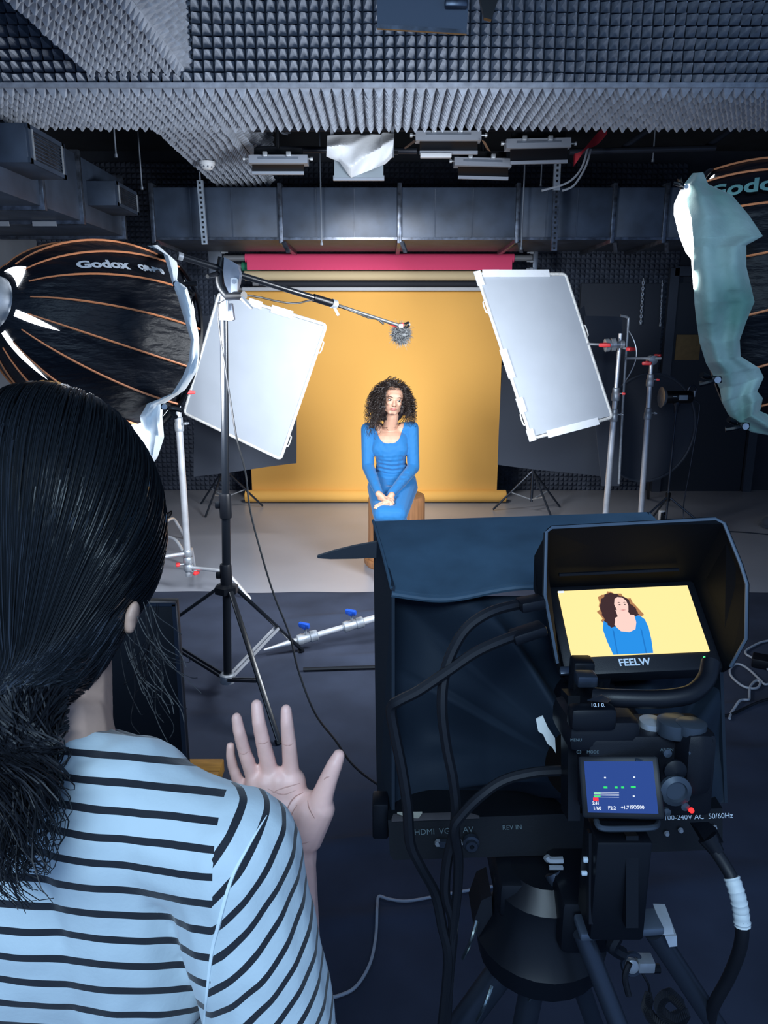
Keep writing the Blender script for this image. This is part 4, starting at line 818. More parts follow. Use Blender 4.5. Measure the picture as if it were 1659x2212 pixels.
MB().lathe(D(1457, 1705, .690), rr, [(.0145, 0), (.0145, .004), (.010, .006), (.009, .003), (0, .003)], 24).build('control_wheel', dl, K)
for px, py in ((1440, 1625), (1494, 1623), (1428, 1718), (1478, 1722), (1438, 1752), (1478, 1740)): MB().lathe(D(px, py, .694), rr, [(.004, 0), (.004, .003), (0, .004)], 12).build('button', dl, K)
MB().lathe(D(1493, 1750, .690), rr, [(.0026, 0), (.0022, .002), (0, .0026)], 10).build('record_lamp', em('red_lamp', (1., .02, .02), 1.6), K)
for s_, px, py in (('AF-ON', 1440, 1621), ('AEL', 1494, 1620), ('MENU', 1244, 1600), ('C3', 1250, 1626), ('MODE', 1280, 1626)): lettering('lettering', s_, .004, K, m_dim, D(px, py-2, .6935), (1, 0, 0), (0, .12, 1))
# cage, handle and rails
MB().tube(spline([D(1285, 1505, .735), D(1330, 1508, .725), D(1420, 1510, .72), D(1480, 1503, .72), D(1508, 1488, .725), D(1528, 1462, .735), D(1535, 1430, .745)], 6), .009, 12).build('handle', m_blackp, K)
MB().bar(D(1232, 1495, .76), D(1232, 1760, .76), .012, .03).build('cage_side', m_black, K)
MB().box(D(1255, 1470, .775), (.022, .022, .05), bev=.003).build('monitor_post', m_black, K)
MB().box(D(1265, 1466, .74), (.02, .018, .012), bev=.002).build('post_clamp', m_satin, K)
MB().box(D(1325, 1890, .755), (.055, .05, .115), bev=.004).build('riser', m_black, K)
MB().bar(D(1282, 1795, .74), D(1282, 1990, .745), .010, .012).build('riser_rod', m_blackp, K); MB().bar(D(1355, 1790, .735), D(1355, 1985, .74), .030, .012).build('riser_rod', m_black, K)
# field monitor -------------------------------------------------------
mt_ = Vector((.2867, .8046, 1.3544)); mx_ = Vector((.999, .0127, .0429)).normalized(); mn = Vector((-.0259, -.6159, .7874)).normalized(); mu = mn.cross(mx_)
RM = Matrix((mx_, -mn, mu)).transposed(); G = thing('field_monitor', 'small hooded field monitor showing the woman on yellow', 'monitor', mt_-mu*.07)
def mp(a, b, h): return mt_ + mx_*a + mu*b + mn*h
MB().box(mp(0, -.006, -.0135), (.178, .024, .118), RM, bev=.005).build('body', m_blackp, G)
MB().box(mp(-.084, -.060, .001), (.022, .006, .010), RM, bev=.002).build('corner_guard', m_satin, G)
m_scr = M('lit_screen_yellow', (.02, .02, .02), .5, spec=.05, emit=((.80, .62, .25), .85))
sc_ = MB().box(mp(0, 0, 0), (.155, .0016, .087), RM).build('screen', m_scr, G)
def pic(name, pts, mat, h):
    # picture shapes drawn on the screen in its own plane
    me = MB(); me.prism([mp((x-.5)*.155, (.5-y)*.087, h) for x, y in pts], mn*.0001); me.build(name, mat, sc_, smooth=False)
import_ = None
def rough_(pts, amp, seed, n=4):
    r = random.Random(seed); out = []
    for i, (x, y) in enumerate(pts):
        x2, y2 = pts[(i+1) % len(pts)]
        for k in range(n): s = k/n; out.append((x+(x2-x)*s+r.uniform(-amp, amp), y+(y2-y)*s+r.uniform(-amp, amp)*1.7))
    return out
e_hair, e_skin, e_blue, e_blued, e_lip, e_glow = em('display_hair', (.035, .014, .014)), em('display_skin', (.70, .48, .42)), em('display_blue', (.012, .20, .58)), em('display_dark_blue', (.006, .13, .42)), em('display_lips', (.52, .24, .22)), em('display_brown', (.32, .15, .06))
pic('picture_hair_edge', rough_([(.30, .14), (.37, .05), (.45, .07), (.53, .18), (.58, .36), (.60, .44), (.50, .50), (.40, .55), (.34, .60), (.29, .52), (.27, .36)], .012, 4), e_glow, .0010)
pic('picture_hair', rough_([(.31, .15), (.37, .07), (.45, .09), (.52, .20), (.56, .36), (.57, .43), (.50, .50), (.40, .55), (.34, .60), (.31, .52), (.29, .36)], .008, 5), e_hair, .0012)
pic('picture_dress', [(.29, .50), (.35, .46), (.36, .56), (.40, .66), (.46, .68), (.51, .64), (.53, .52), (.53, .43), (.57, .44), (.60, .50), (.61, .62), (.605, .80), (.59, .995), (.30, .995), (.28, .80), (.27, .62)], e_blue, .0011)
pic('picture_neck', [(.40, .34), (.49, .36), (.50, .42), (.53, .43), (.53, .54), (.51, .64), (.46, .68), (.40, .66), (.365, .56), (.37, .47), (.405, .44)], e_skin, .0013)
pic('picture_hair_lock', rough_([(.31, .36), (.37, .30), (.385, .42), (.365, .58), (.34, .60), (.30, .50)], .006, 9), e_hair, .0014)
pic('picture_face', [(.415, .17), (.44, .14), (.475, .15), (.498, .20), (.505, .28), (.495, .36), (.465, .41), (.435, .40), (.41, .34), (.402, .25)], e_skin, .0015)
for a, b in ((.425, .455), (.47, .492)): pic('picture_brow', [(a, .235), ((a+b)/2, .222), (b, .235), ((a+b)/2, .230)], e_hair, .0017); pic('picture_eye', [(a+.004, .262), ((a+b)/2, .254), (b-.002, .262), ((a+b)/2, .270)], e_hair, .0017)
pic('picture_lips', [(.436, .345), (.458, .336), (.482, .345), (.458, .357)], e_lip, .0017)
for (x0, x1, x2, x3) in ((.34, .35, .335, .328), (.548, .556, .545, .535)): pic('picture_fold', [(x0, .62), (x1, .66), (x2, .995), (x3, .995)], e_blued, .0012)
pic('picture_icon', [(.0, .0), (.045, .0), (.045, .035), (.0, .035)], ew, .0012)
lettering('lettering', 'FEELW', .0118, G, m_ink, mp(-.009, -.0525, -.0012), mx_, mu, off=.0004, bold=.0003)
MB().lathe(mp(.070, -.050, -.0015), mn, [(.0012, 0), (.0010, .001), (0, .0012)], 8).build('power_led', em('green_lamp', (.05, 1., .15), 2.), G)
m_hd = M('black_hood_plastic', (.003, .004, .006), .6, spec=.08, bump=(700, .2, .0004)); m_hde = M('hood_edge', (.06, .085, .12), .45)
def hp(px, py, h): return PL(px, py, mt_+mn*h, mn)
TL, TR, BR, BL = mp(-.088, .052, -.012), mp(.088, .052, -.012), mp(.088, -.064, -.012), mp(-.088, -.064, -.012)
top = [hp(1180, 1150, .105), hp(1192, 1140, .105), hp(1545, 1121, .105), hp(1564, 1131, .105)]
rgt = [hp(1600, 1220, .09), hp(1613, 1262, .085), hp(1611, 1380, .05), hp(1578, 1440, .01)]; lft = [hp(1177, 1285, .075), hp(1204, 1432, .012)]
def panel(nm, pts, off): MB().prism(pts, off).build(nm, m_hd, G, smooth=False)
panel('hood_top', [TL, TR, top[3], top[2], top[1], top[0]], mu*.003)
panel('hood_side', [TR, BR, rgt[3], rgt[2], rgt[1], rgt[0], top[3]], mx_*.003)
panel('hood_side', [TL, BL, lft[1], lft[0], top[0]], -mx_*.003)
panel('hood_flap', [hp(1178, 1162, .10), hp(1178, 1288, .074), hp(1165, 1300, .05), hp(1156, 1270, .05), hp(1158, 1200, .06)], -mx_*.002)
MB().tube([lft[1], lft[0]] + top + rgt, .0018, 6).build('hood_edge', m_hde, G)
MB().bar(mp(-.08, .048, .03), mp(.06, .048, .03), .004, .003).build('hood_seam', m_blackp, G)
MB().cyl(mp(-.045, -.062, -.014), mp(-.045, -.062, -.014)+Vector((0, .01, -.06)), .010, 12).build('mount', m_black, G)
# cables in front of the prompter ----------------------------------------
def dcable(pts, r, lab, mat=m_cable): return tag(MB().tube(spline([D(*p) for p in pts], 7), r, 8).build('video_cable', mat), lab, 'cable', 'black video cables behind the prompter')
dcable([(1170, 1300, .80), (1120, 1306, .79), (1060, 1322, .775), (1010, 1355, .77), (978, 1405, .77), (960, 1460, .77), (955, 1530, .77), (964, 1610, .775), (978, 1680, .78), (985, 1750, .79), (980, 1800, .80), (966, 1860, .81), (962, 1930, .82), (978, 1990, .83), (975, 2060, .84), (965, 2140, .86), (955, 2260, .88)], .0058, 'black video cable dropping from the monitor down the middle of prompter')
dcable([(1155, 1362, .80), (1100, 1378, .78), (1030, 1408, .77), (970, 1448, .765), (905, 1492, .76), (862, 1514, .76), (845, 1530, .765), (852, 1580, .77), (868, 1660, .775), (880, 1740, .78), (886, 1820, .79), (908, 1870, .80), (940, 1930, .82), (955, 2000, .83), (968, 2080, .84), (950, 2260, .87)], .0058, 'black video cable bent at the left edge of prompter')
dcable([(1235, 1665, .78), (1160, 1668, .775), (1090, 1685, .775), (1040, 1718, .775), (1000, 1758, .78), (982, 1790, .785), (990, 1850, .80), (988, 1920, .815), (980, 2000, .83), (972, 2090, .845), (962, 2260, .87)], .0055, 'black video cable arching from the camera to the base')
for k, (x, y, x2, y2, d) in enumerate(((1172, 1298, 1120, 1308, .80), (1175, 1355, 1105, 1378, .80))):
    tag(MB().bar(D(x, y, d-.01), D(x2, y2, d-.015), .022, .012, bev=.003).build('cable_plug', m_blackp), ('upper black cable plug at the left of field monitor', 'lower black cable plug at the left of field monitor')[k], 'plug')
dcable([(1360, 2080, .95), (1350, 2110, .95), (1358, 2150, .95)], .004, 'short black lead under the tripod joint')
# tripod ----------------------------------------------------------------
TP = thing('camera_tripod', 'black video tripod carrying the prompter and camera', 'tripod', (.28, .85, 0)); hd = D(1170, 1955, .92)
MB().box(D(1150, 1880, .92), (.10, .11, .05), bev=.01).build('fluid_head', m_black, TP)
MB().lathe(D(1165, 2050, .92), (0, 0, 1), [(.03, -.03), (.075, 0), (.08, .03), (.06, .06), (.06, .10), (.04, .12)], 24).build('bowl', m_black, TP)
MB().box(D(1240, 1925, .88), (.06, .12, .07), bev=.01).build('head_side', m_black, TP)
def leg(a, b, r, nm='leg', mat=m_satin, z=.0):
    a = Vector(a); b = Vector(b); d = b-a; e = a + d*((z-a.z)/d.z); return MB().cyl(a, e, r, 14).build(nm, mat, TP), a, e
tl1, a, e = leg(D(1258, 2015, .80), D(1335, 2212, .80), .0105)
tl2, a, e = leg(D(1412, 2010, .81), D(1545, 2212, .85), .0115)
tl3, a, e = leg(D(1110, 2060, .93), D(985, 2230, .97), .018)
leg(D(1160, 2080, .95), D(1130, 2230, 1.0), .016); leg(D(1230, 2060, .93), D(1290, 2230, 1.0), .012)
for l_, p, q in ((tl3, (1030, 1990, .88), (1000, 2070, .89)), (tl3, (1180, 2095, .90), (1142, 2160, .91)), (tl3, (1062, 2130, .90), (1030, 2205, .91))):
    MB().tube(spline([D(*p), D((p[0]+q[0])/2+3, (p[1]+q[1])/2, p[2]-.01), D(*q)], 4), .0022, 6).build('release_lever', M('chrome_lever', (.5, .58, .55), .25, 1.), l_)
MB().prism([D(1188, 2090, .93), D(1198, 2100, .93), D(1196, 2125, .93), D(1170, 2130, .93), D(1172, 2105, .93)], (0, .03, 0)).build('lock_knob', m_black, TP)
MB().prism([D(1040, 1945, .90), D(1062, 1935, .90), D(1066, 2030, .90), D(1045, 2060, .90), D(1022, 1995, .90)], (0, .05, 0)).build('leg_shoulder', m_blackp, TP)
MB().bar(D(1246, 2004, .80), D(1425, 1990, .80), .03, .010, bev=.003).build('spreader_bracket', M('grey_alloy', (.09, .115, .155), .4, .5), TP)
MB().prism([D(1424, 1989, .80), D(1450, 1990, .80), D(1456, 2018, .79), D(1430, 2020, .79)], (0, .02, .004)).build('lever', m_cast, TP); MB().prism([D(1436, 2022, .79), D(1462, 2022, .79), D(1463, 2044, .79), D(1446, 2046, .79)], (0, .02, .004)).build('lever', m_cast, TP)
MB().tube(spline([D(1325, 1998, .785), D(1332, 2020, .78), D(1322, 2045, .78), D(1345, 2060, .785)], 5), .007, 8).build('bracket_pin', m_black, TP)
MB().tube(spline([D(1180, 1850, .86), D(1188, 1858, .86), D(1216, 1858, .86)], 4), .004, 6).build('plate_clip', m_cast, TP)
MB().bar(D(1186, 1874, .855), D(1216, 1874, .855), .004, .003).build('plate_edge', m_cast, TP)
for p in ((1195, 1885), (1228, 1920)): MB().tube([D(p[0], p[1], .87), D(p[0]+28, p[1]+60, .86)], .011, 10).build('head_rail', m_satin, TP)
for px, py, w_, h_ in ((1327, 1858, .006, .010), (1265, 1857, .005, .005), (1262, 1886, .006, .004)): MB().box(D(px, py, .735), (w_, .004, h_), bev=.001).build('label', M('pale_label', (.45, .52, .58), .5), TP)
# connector with coiled lead hanging below
cc = thing('coiled_cable', 'coiled black cable with round connector hanging under the tripod', 'cable', D(1365, 2090, 1.0))
MB().tube([D(1365+20*math.cos(i*.45), 2082+23*math.sin(i*.45), 1.0) for i in range(14)], .0035, 6, closed=True).build('connector_ring', m_satin, cc)
MB().lathe(D(1362, 2082, 1.0), (0, -1, .3), [(.009, 0), (.009, .008), (.005, .010)], 14).build('connector', m_cast, cc)
MB().box(D(1393, 2080, 1.0), (.022, .02, .016), bev=.002).build('metal_block', m_cast, cc); MB().tube([D(1388, 2092, 1.0), D(1425, 2092, 1.0)], .006, 8).build('pin', m_black, cc)
path = spline([D(1385, 2098, 1.0), D(1402, 2130, 1.0), D(1400, 2155, 1.0), D(1398, 2185, .99), D(1430, 2212, .99), D(1470, 2205, .99), D(1478, 2190, .99), D(1450, 2200, .98), D(1425, 2180, .98), D(1428, 2160, .98), D(1445, 2148, .98), D(1470, 2170, .98)], 40)
coil = []
for i, p in enumerate(path):
    a = i*1.25; g = min(1, max(0, (i-60)/20)); coil.append(p + Vector((math.cos(a)*.006*g, math.sin(a)*.004*g, math.sin(a)*.006*g)))
MB().tube(coil, .0018, 5).build('coil', m_cable, cc)
# ================================================================ seated woman on her stool
from mathutils.bvhtree import BVHTree
m_oak = M('warm_wood', (.36, .165, .07), .5, var=(5, .25), stretch=(9, 9, .8), bump=(30, .1, .002))
sx0 = P(857, 1062, 5.25).x; SY = 5.27
st = thing('wooden_stool', 'round drum shaped wooden stool under the seated woman', 'stool', (sx0, SY, 0))
MB().lathe((sx0, SY, 0), (0, 0, 1), [(.225, 0), (.23, .012), (.222, .05), (.213, .07), (.208, .25), (.206, .50), (.200, .523), (.190, .528)], 44).build('drum', m_oak, st)
MB().lathe((sx0, SY, .50), (0, 0, 1), [(.19, .0), (.192, .026), (.186, .030), (.15, .030), (.147, .026), (.140, .026), (.137, .030), (0, .030)], 44).build('seat_top', m_oak, st)
MB().lathe((sx0, SY, 0), (0, 0, 1), [(.236, .012), (.240, .02), (.240, .05), (.230, .06)], 44).build('base_band', m_oak, st)
m_skin = M('skin_light', (.52, .29, .20), .5, sss=.08, var=(30, .08))
m_dress = M('blue_dress_knit', (.002, .120, .33), .75, sheen=.2, bump=(90, .15, .002))
m_hairw = M('dark_brown_curls', (.022, .014, .012), .5)
W_ = thing('person', 'seated woman in fitted blue dress with hands folded on lap', 'person', (sx0, SY, 0))
def W(px, py, Y): return P(px, py, Y)
hc = W(849.5, 865, 5.17); tilt = math.radians(7); hu = Vector((math.sin(tilt), 0, math.cos(tilt))); hf = Vector((.10, -1, -.04)).normalized(); hr = hf.cross(hu).normalized()*-1; hr = hu.cross(hf).normalized(); 
if hr.x < 0: hr = -hr
hf = hr.cross(hu).normalized(); hf = hf if hf.y < 0 else -hf
RH = Matrix((hr, -hf, hu)).transposed()
def hp_(a, f, u): return hc + hr*a + hf*f + hu*u
body = MB(); dress = MB()
def cap2(a, b, ra, rb, d=None):
    body.cap(a, b, ra, rb)
    if d is not None: dress.cap(a, b, ra+d, rb+d)
def ell2(c, r, d=None, R=None):
    body.ell(c, r, R, 20)
    if d is not None: dress.ell(c, (r[0]+d, r[1]+d, r[2]+d), R, 20)
# head
body.ell(hp_(0, -.012, .028), (.068, .086, .080), RH, 24); body.ell(hp_(0, .008, -.02), (.058, .068, .080), RH, 24)
body.ell(hp_(0, .038, -.070), (.026, .026, .022), RH, 16); body.ell(hp_(0, .060, .030), (.046, .018, .030), RH, 16)
for s in (-1, 1):
    body.ell(hp_(s*.034, .050, -.015), (.020, .020, .018), RH, 14); body.cap(hp_(s*.050, -.01, -.055), hp_(s*.016, .046, -.080), .017, .014)
    body.ell(hp_(s*.068, -.012, -.005), (.007, .016, .026), RH, 12)
body.cap(hp_(0, .070, .012), hp_(0, .090, -.022), .0075, .0115); 
for s in (-1, 1): body.ell(hp_(s*.010, .080, -.026), (.007, .008, .006), RH, 10)
body.ell(hp_(0, .068, -.050), (.020, .012, .010), RH, 12)
# neck and trunk
cap2(W(848, 892, 5.22), W(842, 925, 5.26), .047, .054)
ell2(W(843, 938, 5.28), (.135, .075, .05)); ell2(W(843, 955, 5.25), (.135, .085, .09), .006); ell2(W(843, 968, 5.235), (.10, .075, .06), .006)
for s, px in ((-1, 823), (1, 862)): ell2(W(px, 970, 5.21), (.062, .046, .064), .005)
cap2(W(843, 975, 5.26), W(846, 1012, 5.28), .108, .100, .006)
ell2(W(846, 1012, 5.27), (.112, .085, .09), .006); ell2(W(848, 1040, 5.27), (.168, .12, .105), .007)
ell2(W(848, 1055, 5.22), (.165, .13, .09), .007)
for (sp, ep, wp, shY) in (((794, 927), (795, 1008), (818, 1064), 5.27), ((890, 924), (893, 1010), (846, 1066), 5.27)):
    s_ = W(*sp, 5.27); e_ = W(*ep, 5.20); w_ = W(*wp, 4.93)
    cap2(W(842+(-28 if sp[0] < 840 else 28), 928, 5.28), s_, .050, .040, .006)
    cap2(s_, e_, .041, .037, .007); cap2(e_, e_.lerp(w_, .45), .038, .034, .006); cap2(e_.lerp(w_, .45), w_, .034, .024, .006)
kn = [W(826, 1108, 4.86), W(860, 1108, 4.86)]; hip = [W(822, 1052, 5.22), W(874, 1052, 5.22)]
for h_, k_ in zip(hip, kn):
    cap2(h_, k_, .088, .060, .008)
    an = Vector((k_.x+(.0), k_.y+.03, .09)); cap2(k_, k_.lerp(an, .45), .056, .052); cap2(k_.lerp(an, .45), an, .050, .032)
    body.cap(an+Vector((0, 0, -.04)), an+Vector((0, -.13, -.065)), .036, .024)
for s in (.15, .4, .65, .9, 1.05): dress.cap(hip[0].lerp(kn[0], s), hip[1].lerp(kn[1], s), .088-.022*s, .088-.022*s)
dress.cap(kn[0]+Vector((0, 0, -.05)), kn[1]+Vector((0, 0, -.05)), .062, .062); dress.cap(kn[0]+Vector((0, .01, -.10)), kn[1]+Vector((0, .01, -.10)), .058, .058)
# hands: right hand of hers below, left on top
def fingers(root, ends, r=.0075):
    for a, m_, b in ends: body.cap(a, m_, r*1.05, r); body.cap(m_, b, r, r*.85)
HY = 4.90
w1, w2 = W(818, 1064, 4.93), W(846, 1066, 4.93)
HB1 = len(body.v)
body.cap(w1, W(830, 1074, 4.92), .024, .022); body.cap(W(822, 1072, 4.93), W(836, 1076, 4.91), .022, .020)
body.cap(w2, W(838, 1078, 4.915), .023, .022); body.cap(W(846, 1076, 4.92), W(834, 1083, 4.895), .021, .018)
HB0 = len(body.v)
fingers(None, [(W(836, 1082, 4.895), W(823, 1088, 4.875), W(808, 1094, 4.87)), (W(839, 1086, 4.895), W(828, 1092, 4.875), W(813, 1095.5, 4.865)), (W(842, 1088, 4.895), W(832, 1093.5, 4.875), W(819, 1096, 4.865)), (W(832, 1079, 4.895), W(822, 1083, 4.875), W(810, 1089, 4.872))])
fingers(None, [(W(841, 1076, 4.90), W(848, 1080, 4.885), W(847, 1091, 4.875)), (W(838, 1074, 4.90), W(846, 1076, 4.88), W(851, 1084, 4.875)), (W(835, 1078, 4.90), W(843, 1083, 4.88), W(842, 1090, 4.872))])
fingers(None, [(W(826, 1068, 4.93), W(832, 1070, 4.905), W(836, 1072, 4.89))], .009)
for v in body.v[HB1:]: v.y -= .04; v.z -= .002
o0 = Vector((sx0, SY, 0))
me = blend(body, .0045, 3, .5, o0); bo = link_mesh('body', me, m_skin, W_)
dm = blend(dress, .0055, 5, .5, o0)
# neckline, and ruching over the waist and sleeves
xc = W(841, 940, 5.2).x-o0.x; zb0 = W(841, 957, 5.15).z; bmd = bmesh.new(); bmd.from_mesh(dm); kill = []
for fc in bmd.faces:
    c = fc.calc_center_median(); xx = (c.x-xc)/.106; yy = c.y+SY
    if abs(xx) < 1.35 and ((yy < 5.27 and c.z > zb0 + .15*abs(xx)**3.4) or (abs(xx) < 1.0 and c.z > zb0+.12+.06*abs(xx)**3)): kill.append(fc)
bmesh.ops.delete(bmd, geom=kill, context='FACES')
zw = W(846, 1012, 5.2).z
for v in bmd.verts:
    g = math.exp(-((v.co.z-zw)/.075)**2)*(1 if abs(v.co.x-(W(846, 1012, 5.2).x-o0.x)) < .115 else 0)
    v.co.y += g*.0055*math.sin(v.co.z*210+5*v.co.x+2*noise.noise(v.co*9))
    g2 = .003*noise.noise(v.co*38); v.co += Vector((0, g2, g2*.5))
for _ in range(8): bmesh.ops.smooth_vert(bmd, verts=[v for v in bmd.verts if v.is_boundary], factor=.6, use_axis_x=True, use_axis_y=True, use_axis_z=True)
bmd.to_mesh(dm); bmd.free()
link_mesh('dress', dm, m_dress, W_)
m_eyew = M('eye_white', (.55, .53, .50), .3); m_iris = M('dark_iris', (.02, .012, .008), .2); m_lip = M('rose_lips', (.42, .13, .11), .45); m_brow = M('dark_brow', (.04, .022, .015), .8)
for s in (-1, 1):
    e = MB().ell(hp_(s*.031, .066, .007), (.0125, .009, .0065), RH, 14).build('eye', m_eyew, W_)
    MB().ell(hp_(s*.031+.001, .0735, .006), (.0058, .003, .0055), RH, 10).build('iris', m_iris, e)
    MB().tube(spline([hp_(s*.046, .060, .010), hp_(s*.032, .0745, .0145), hp_(s*.017, .072, .008)], 5), .0016, 6).build('eyelash', m_brow, e)
    MB().tube(spline([hp_(s*.051, .062, .024), hp_(s*.036, .076, .030), hp_(s*.016, .080, .026)], 5), [.0014]*3+[.0030]*5+[.0024]*3, 6).build('eyebrow', m_brow, W_)
    MB().ell(hp_(s*.009, .084, -.0345), (.0035, .003, .002), RH, 8).build('nostril', m_brow, W_)
MB().tube(spline([hp_(-.023, .070, -.051), hp_(-.008, .081, -.0475), hp_(0, .082, -.0488), hp_(.008, .081, -.0475), hp_(.023, .070, -.051)], 5), [.0016]*4+[.0042]*13+[.0016]*4, 8).build('lips', m_lip, W_)
MB().tube(spline([hp_(-.018, .071, -.0535), hp_(0, .080, -.0575), hp_(.018, .071, -.0535)], 6), [.002]+[.0046]*11+[.002], 8).build('lips', m_lip, W_)
# curly hair
hb = MB(); hb.ell(hp_(-.004, -.040, .044), (.077, .074, .074), RH, 22); hb.ell(hp_(-.062, -.025, -.02), (.045, .06, .085), RH, 16); hb.ell(hp_(.066, -.030, -.02), (.030, .055, .08), RH, 16); hb.ell(hp_(0, -.07, -.05), (.10, .05, .12), RH, 18)
hb.cap(hp_(-.085, -.015, -.06), W(803, 918, 5.18), .036, .020); hb.cap(hp_(.076, -.035, -.06), W(880, 893, 5.24), .026, .016)
hm = blend(hb, .007, 3, .5, o0)
bm2 = bmesh.new(); bm2.from_mesh(hm)
for v in bm2.verts: v.co += v.normal*(.011*noise.noise(v.co*55)+.006*noise.noise(v.co*130))
bm2.to_mesh(hm); bm2.free()
ho = link_mesh('hair', hm, m_hairw, W_)
rn = random.Random(11); cu = MB(); n = 0
while n < 850:
    d = Vector((rn.gauss(0, 1), rn.gauss(0, 1), rn.gauss(0, 1))).normalized()
    if d.z < -.35 or (d.y > .18 and d.z < .80 and abs(d.x) < .82): continue   # local: y = towards the face
    n += 1
    root = hc + hr*(d.x*.070) + hf*(d.y*.086-.012) + hu*(d.z*.080+.028)
    side = -1 if d.x+rn.gauss(0, .35) < .12 else 1
    out = (hr*(d.x*.8+side*.35) + hf*(d.y*.45-.12) + hu*(.30+.2*d.z)).normalized()
    mx = rn.uniform(.03, .145 if side < 0 else .10); L = rn.uniform(.10, .30 if side < 0 else .235); lock = side < 0 and rn.random() < .38
    ph = rn.uniform(0, 6.28); fr = rn.uniform(5, 9); cr = rn.uniform(.006, .011); pts = []; N = 44
    for i in range(N):
        s = i/(N-1); p = root + out*(mx*(1-math.exp(-3.2*s))) + Vector((0, 0, -1))*(L*max(0, s-.08)**1.25)
        if lock: p += Vector((-.015*s, -.09*s*s, -.05*s))
        a = ph + s*fr*6.283; k = cr*min(1, s*4); p += Vector((math.cos(a)*k, math.sin(a)*k, math.sin(a*1.0+1)*k*.5))
        if s > .05:      # keep the face free
            q = p-hc; fx, ff, fu = q.dot(hr), q.dot(hf), q.dot(hu)
            if ff > -.03 and -.22 < fu < .075 and abs(fx) < .062: p += hr*((.064+.012*rn.random())*side-fx) - hf*(.02)
        pts.append(p)
    cu.tube(pts, [.0019*(1-.5*i/N) for i in range(N)], 3, caps=False)
tag(cu.build('curls', m_hairw, ho), kind='stuff')
# ================================================================ operator seen from behind
OX = -.325; OP = thing('person', 'operator seen from behind in striped T-shirt raising an open hand', 'person', (OX, .66, 0)); o0 = Vector((OX, .66, 0))
m_skin2 = M('skin_tan', (.80, .485, .41), .5, sss=.08, var=(40, .10)); m_skinp = M('skin_crease', (.50, .27, .22), .6)
b = MB(); sh = MB()
H0 = D(116, 1128, .80); b.ell(H0, (.080, .098, .118), n=24); b.ell(H0+Vector((.0, .03, -.05)), (.066, .08, .09), n=20)
b.ell(D(284, 1334, .772), (.007, .013, .019), Matrix.Rotation(.3, 3, 'Y'), 14); b.ell(D(281, 1350, .768), (.006, .008, .010), n=10)
b.cap(D(132, 1400, .77), D(118, 1600, .715), .050, .054); b.cap(D(120, 1590, .715), D(118, 1690, .70), .055, .06)
S_R = D(500, 1850, .655); E_R = D(618, 2330, .68); WR = D(632, 1858, .825)
NB = D(118, 1690, .705); S_L = Vector((2*OX-S_R.x, S_R.y+.01, S_R.z+.01)); E_L = S_L+Vector((-.05, .06, -.27)); W_L = E_L+Vector((.08, .2, -.06))
def both(a, c, ra, rc, d=.007): b.cap(a, c, ra-.004, rc-.004); sh.cap(a, c, ra+d-.004, rc+d-.004)
both(NB, S_R, .060, .056); both(NB, S_L, .060, .056)
both(S_R, S_R.lerp(E_R, .88), .056, .052, .010); b.cap(S_R, E_R, .046, .040); b.cap(E_R, WR, .038, .026); both(S_L, S_L.lerp(E_L, .85), .056, .050, .010); b.cap(S_L, E_L, .046, .040); b.cap(E_L, W_L, .037, .026)
for c, r in (((OX, .640, 1.195), (.160, .088, .105)), ((OX, .630, 1.13), (.165, .098, .16)), ((OX, .635, 1.02), (.158, .100, .16)), ((OX, .65, .92), (.165, .105, .12))):
    b.ell(c, [q-.004 for q in r], n=22); sh.ell(c, [q+.006 for q in r], n=22)
for s in (-1, 1): both((OX+s*.085, .60, 1.24), (OX+s*.09, .60, 1.08), .075, .075, .006); b.cap((OX+s*.09, .655, .90), (OX+s*.10, .66, .50), .085, .058); b.cap((OX+s*.10, .66, .50), (OX+s*.105, .65, .09), .055, .038); b.cap((OX+s*.105, .64, .05), (OX+s*.115, .80, .035), .04, .03)
# collar ring
sh.cap(D(150, 1690, .706), D(130, 1740, .70), .056, .066)
# left hand, relaxed
b.cap(W_L, W_L+Vector((.02, .07, -.02)), .028, .03)
for k in range(4): q = W_L+Vector((.0+.015*k, .10, -.02)); b.cap(q, q+Vector((.005, .03, -.03)), .009, .008)
# right hand ---------------------------------------------------------------
hd_ = .825
def h3(px, py, dz=0.): return D(px, py, hd_+dz)
pm = MB()
b.cap(WR, h3(633, 1800), .027, .027); b.cap(h3(652, 1800), h3(672, 1755, -.006), .023, .024)
for (x, y, r, dz) in ((556, 1700, .0155, 0), (577, 1692, .0165, -.001), (603, 1688, .0165, -.001), (630, 1690, .0165, 0)):
    b.cap(h3(x, y, dz), h3(600+(x-590)*.75, 1790, .002), r, .021)
b.cap(h3(545, 1715, .002), h3(598, 1800, .002), .0150, .021); b.cap(h3(610, 1740, .0), h3(640, 1745, .0), .021, .021)
b.cap(h3(655, 1800, -.004), h3(690, 1748, -.014), .024, .0175)              # ball of the thumb
def finger(pts, rs):
    for (p, q, r1, r2) in zip(pts, pts[1:], rs, rs[1:]): b.cap(p, q, r1, r2)
finger([h3(629, 1690), h3(627.5, 1648, -.004), h3(624, 1604, -.010), h3(620, 1565, -.014), h3(618, 1533.5, -.012)], [.0106, .0092, .0083, .0076, .0064])
finger([h3(588, 1695), h3(580, 1652, -.004), h3(568, 1603, -.012), h3(559, 1560, -.016), h3(554.5, 1523, -.013)], [.0108, .0094, .0084, .0078, .0066])
finger([h3(556, 1705), h3(543, 1668, -.002), h3(527, 1620, -.012), h3(517, 1582, -.020), h3(511, 1551, -.020)], [.0098, .0083, .0074, .0070, .0060])
finger([h3(530, 1728), h3(515, 1690, .004), h3(503, 1657, .002), h3(498, 1633, -.002), h3(498, 1611, -.004)], [.0090, .0070, .0060, .0056, .0048])
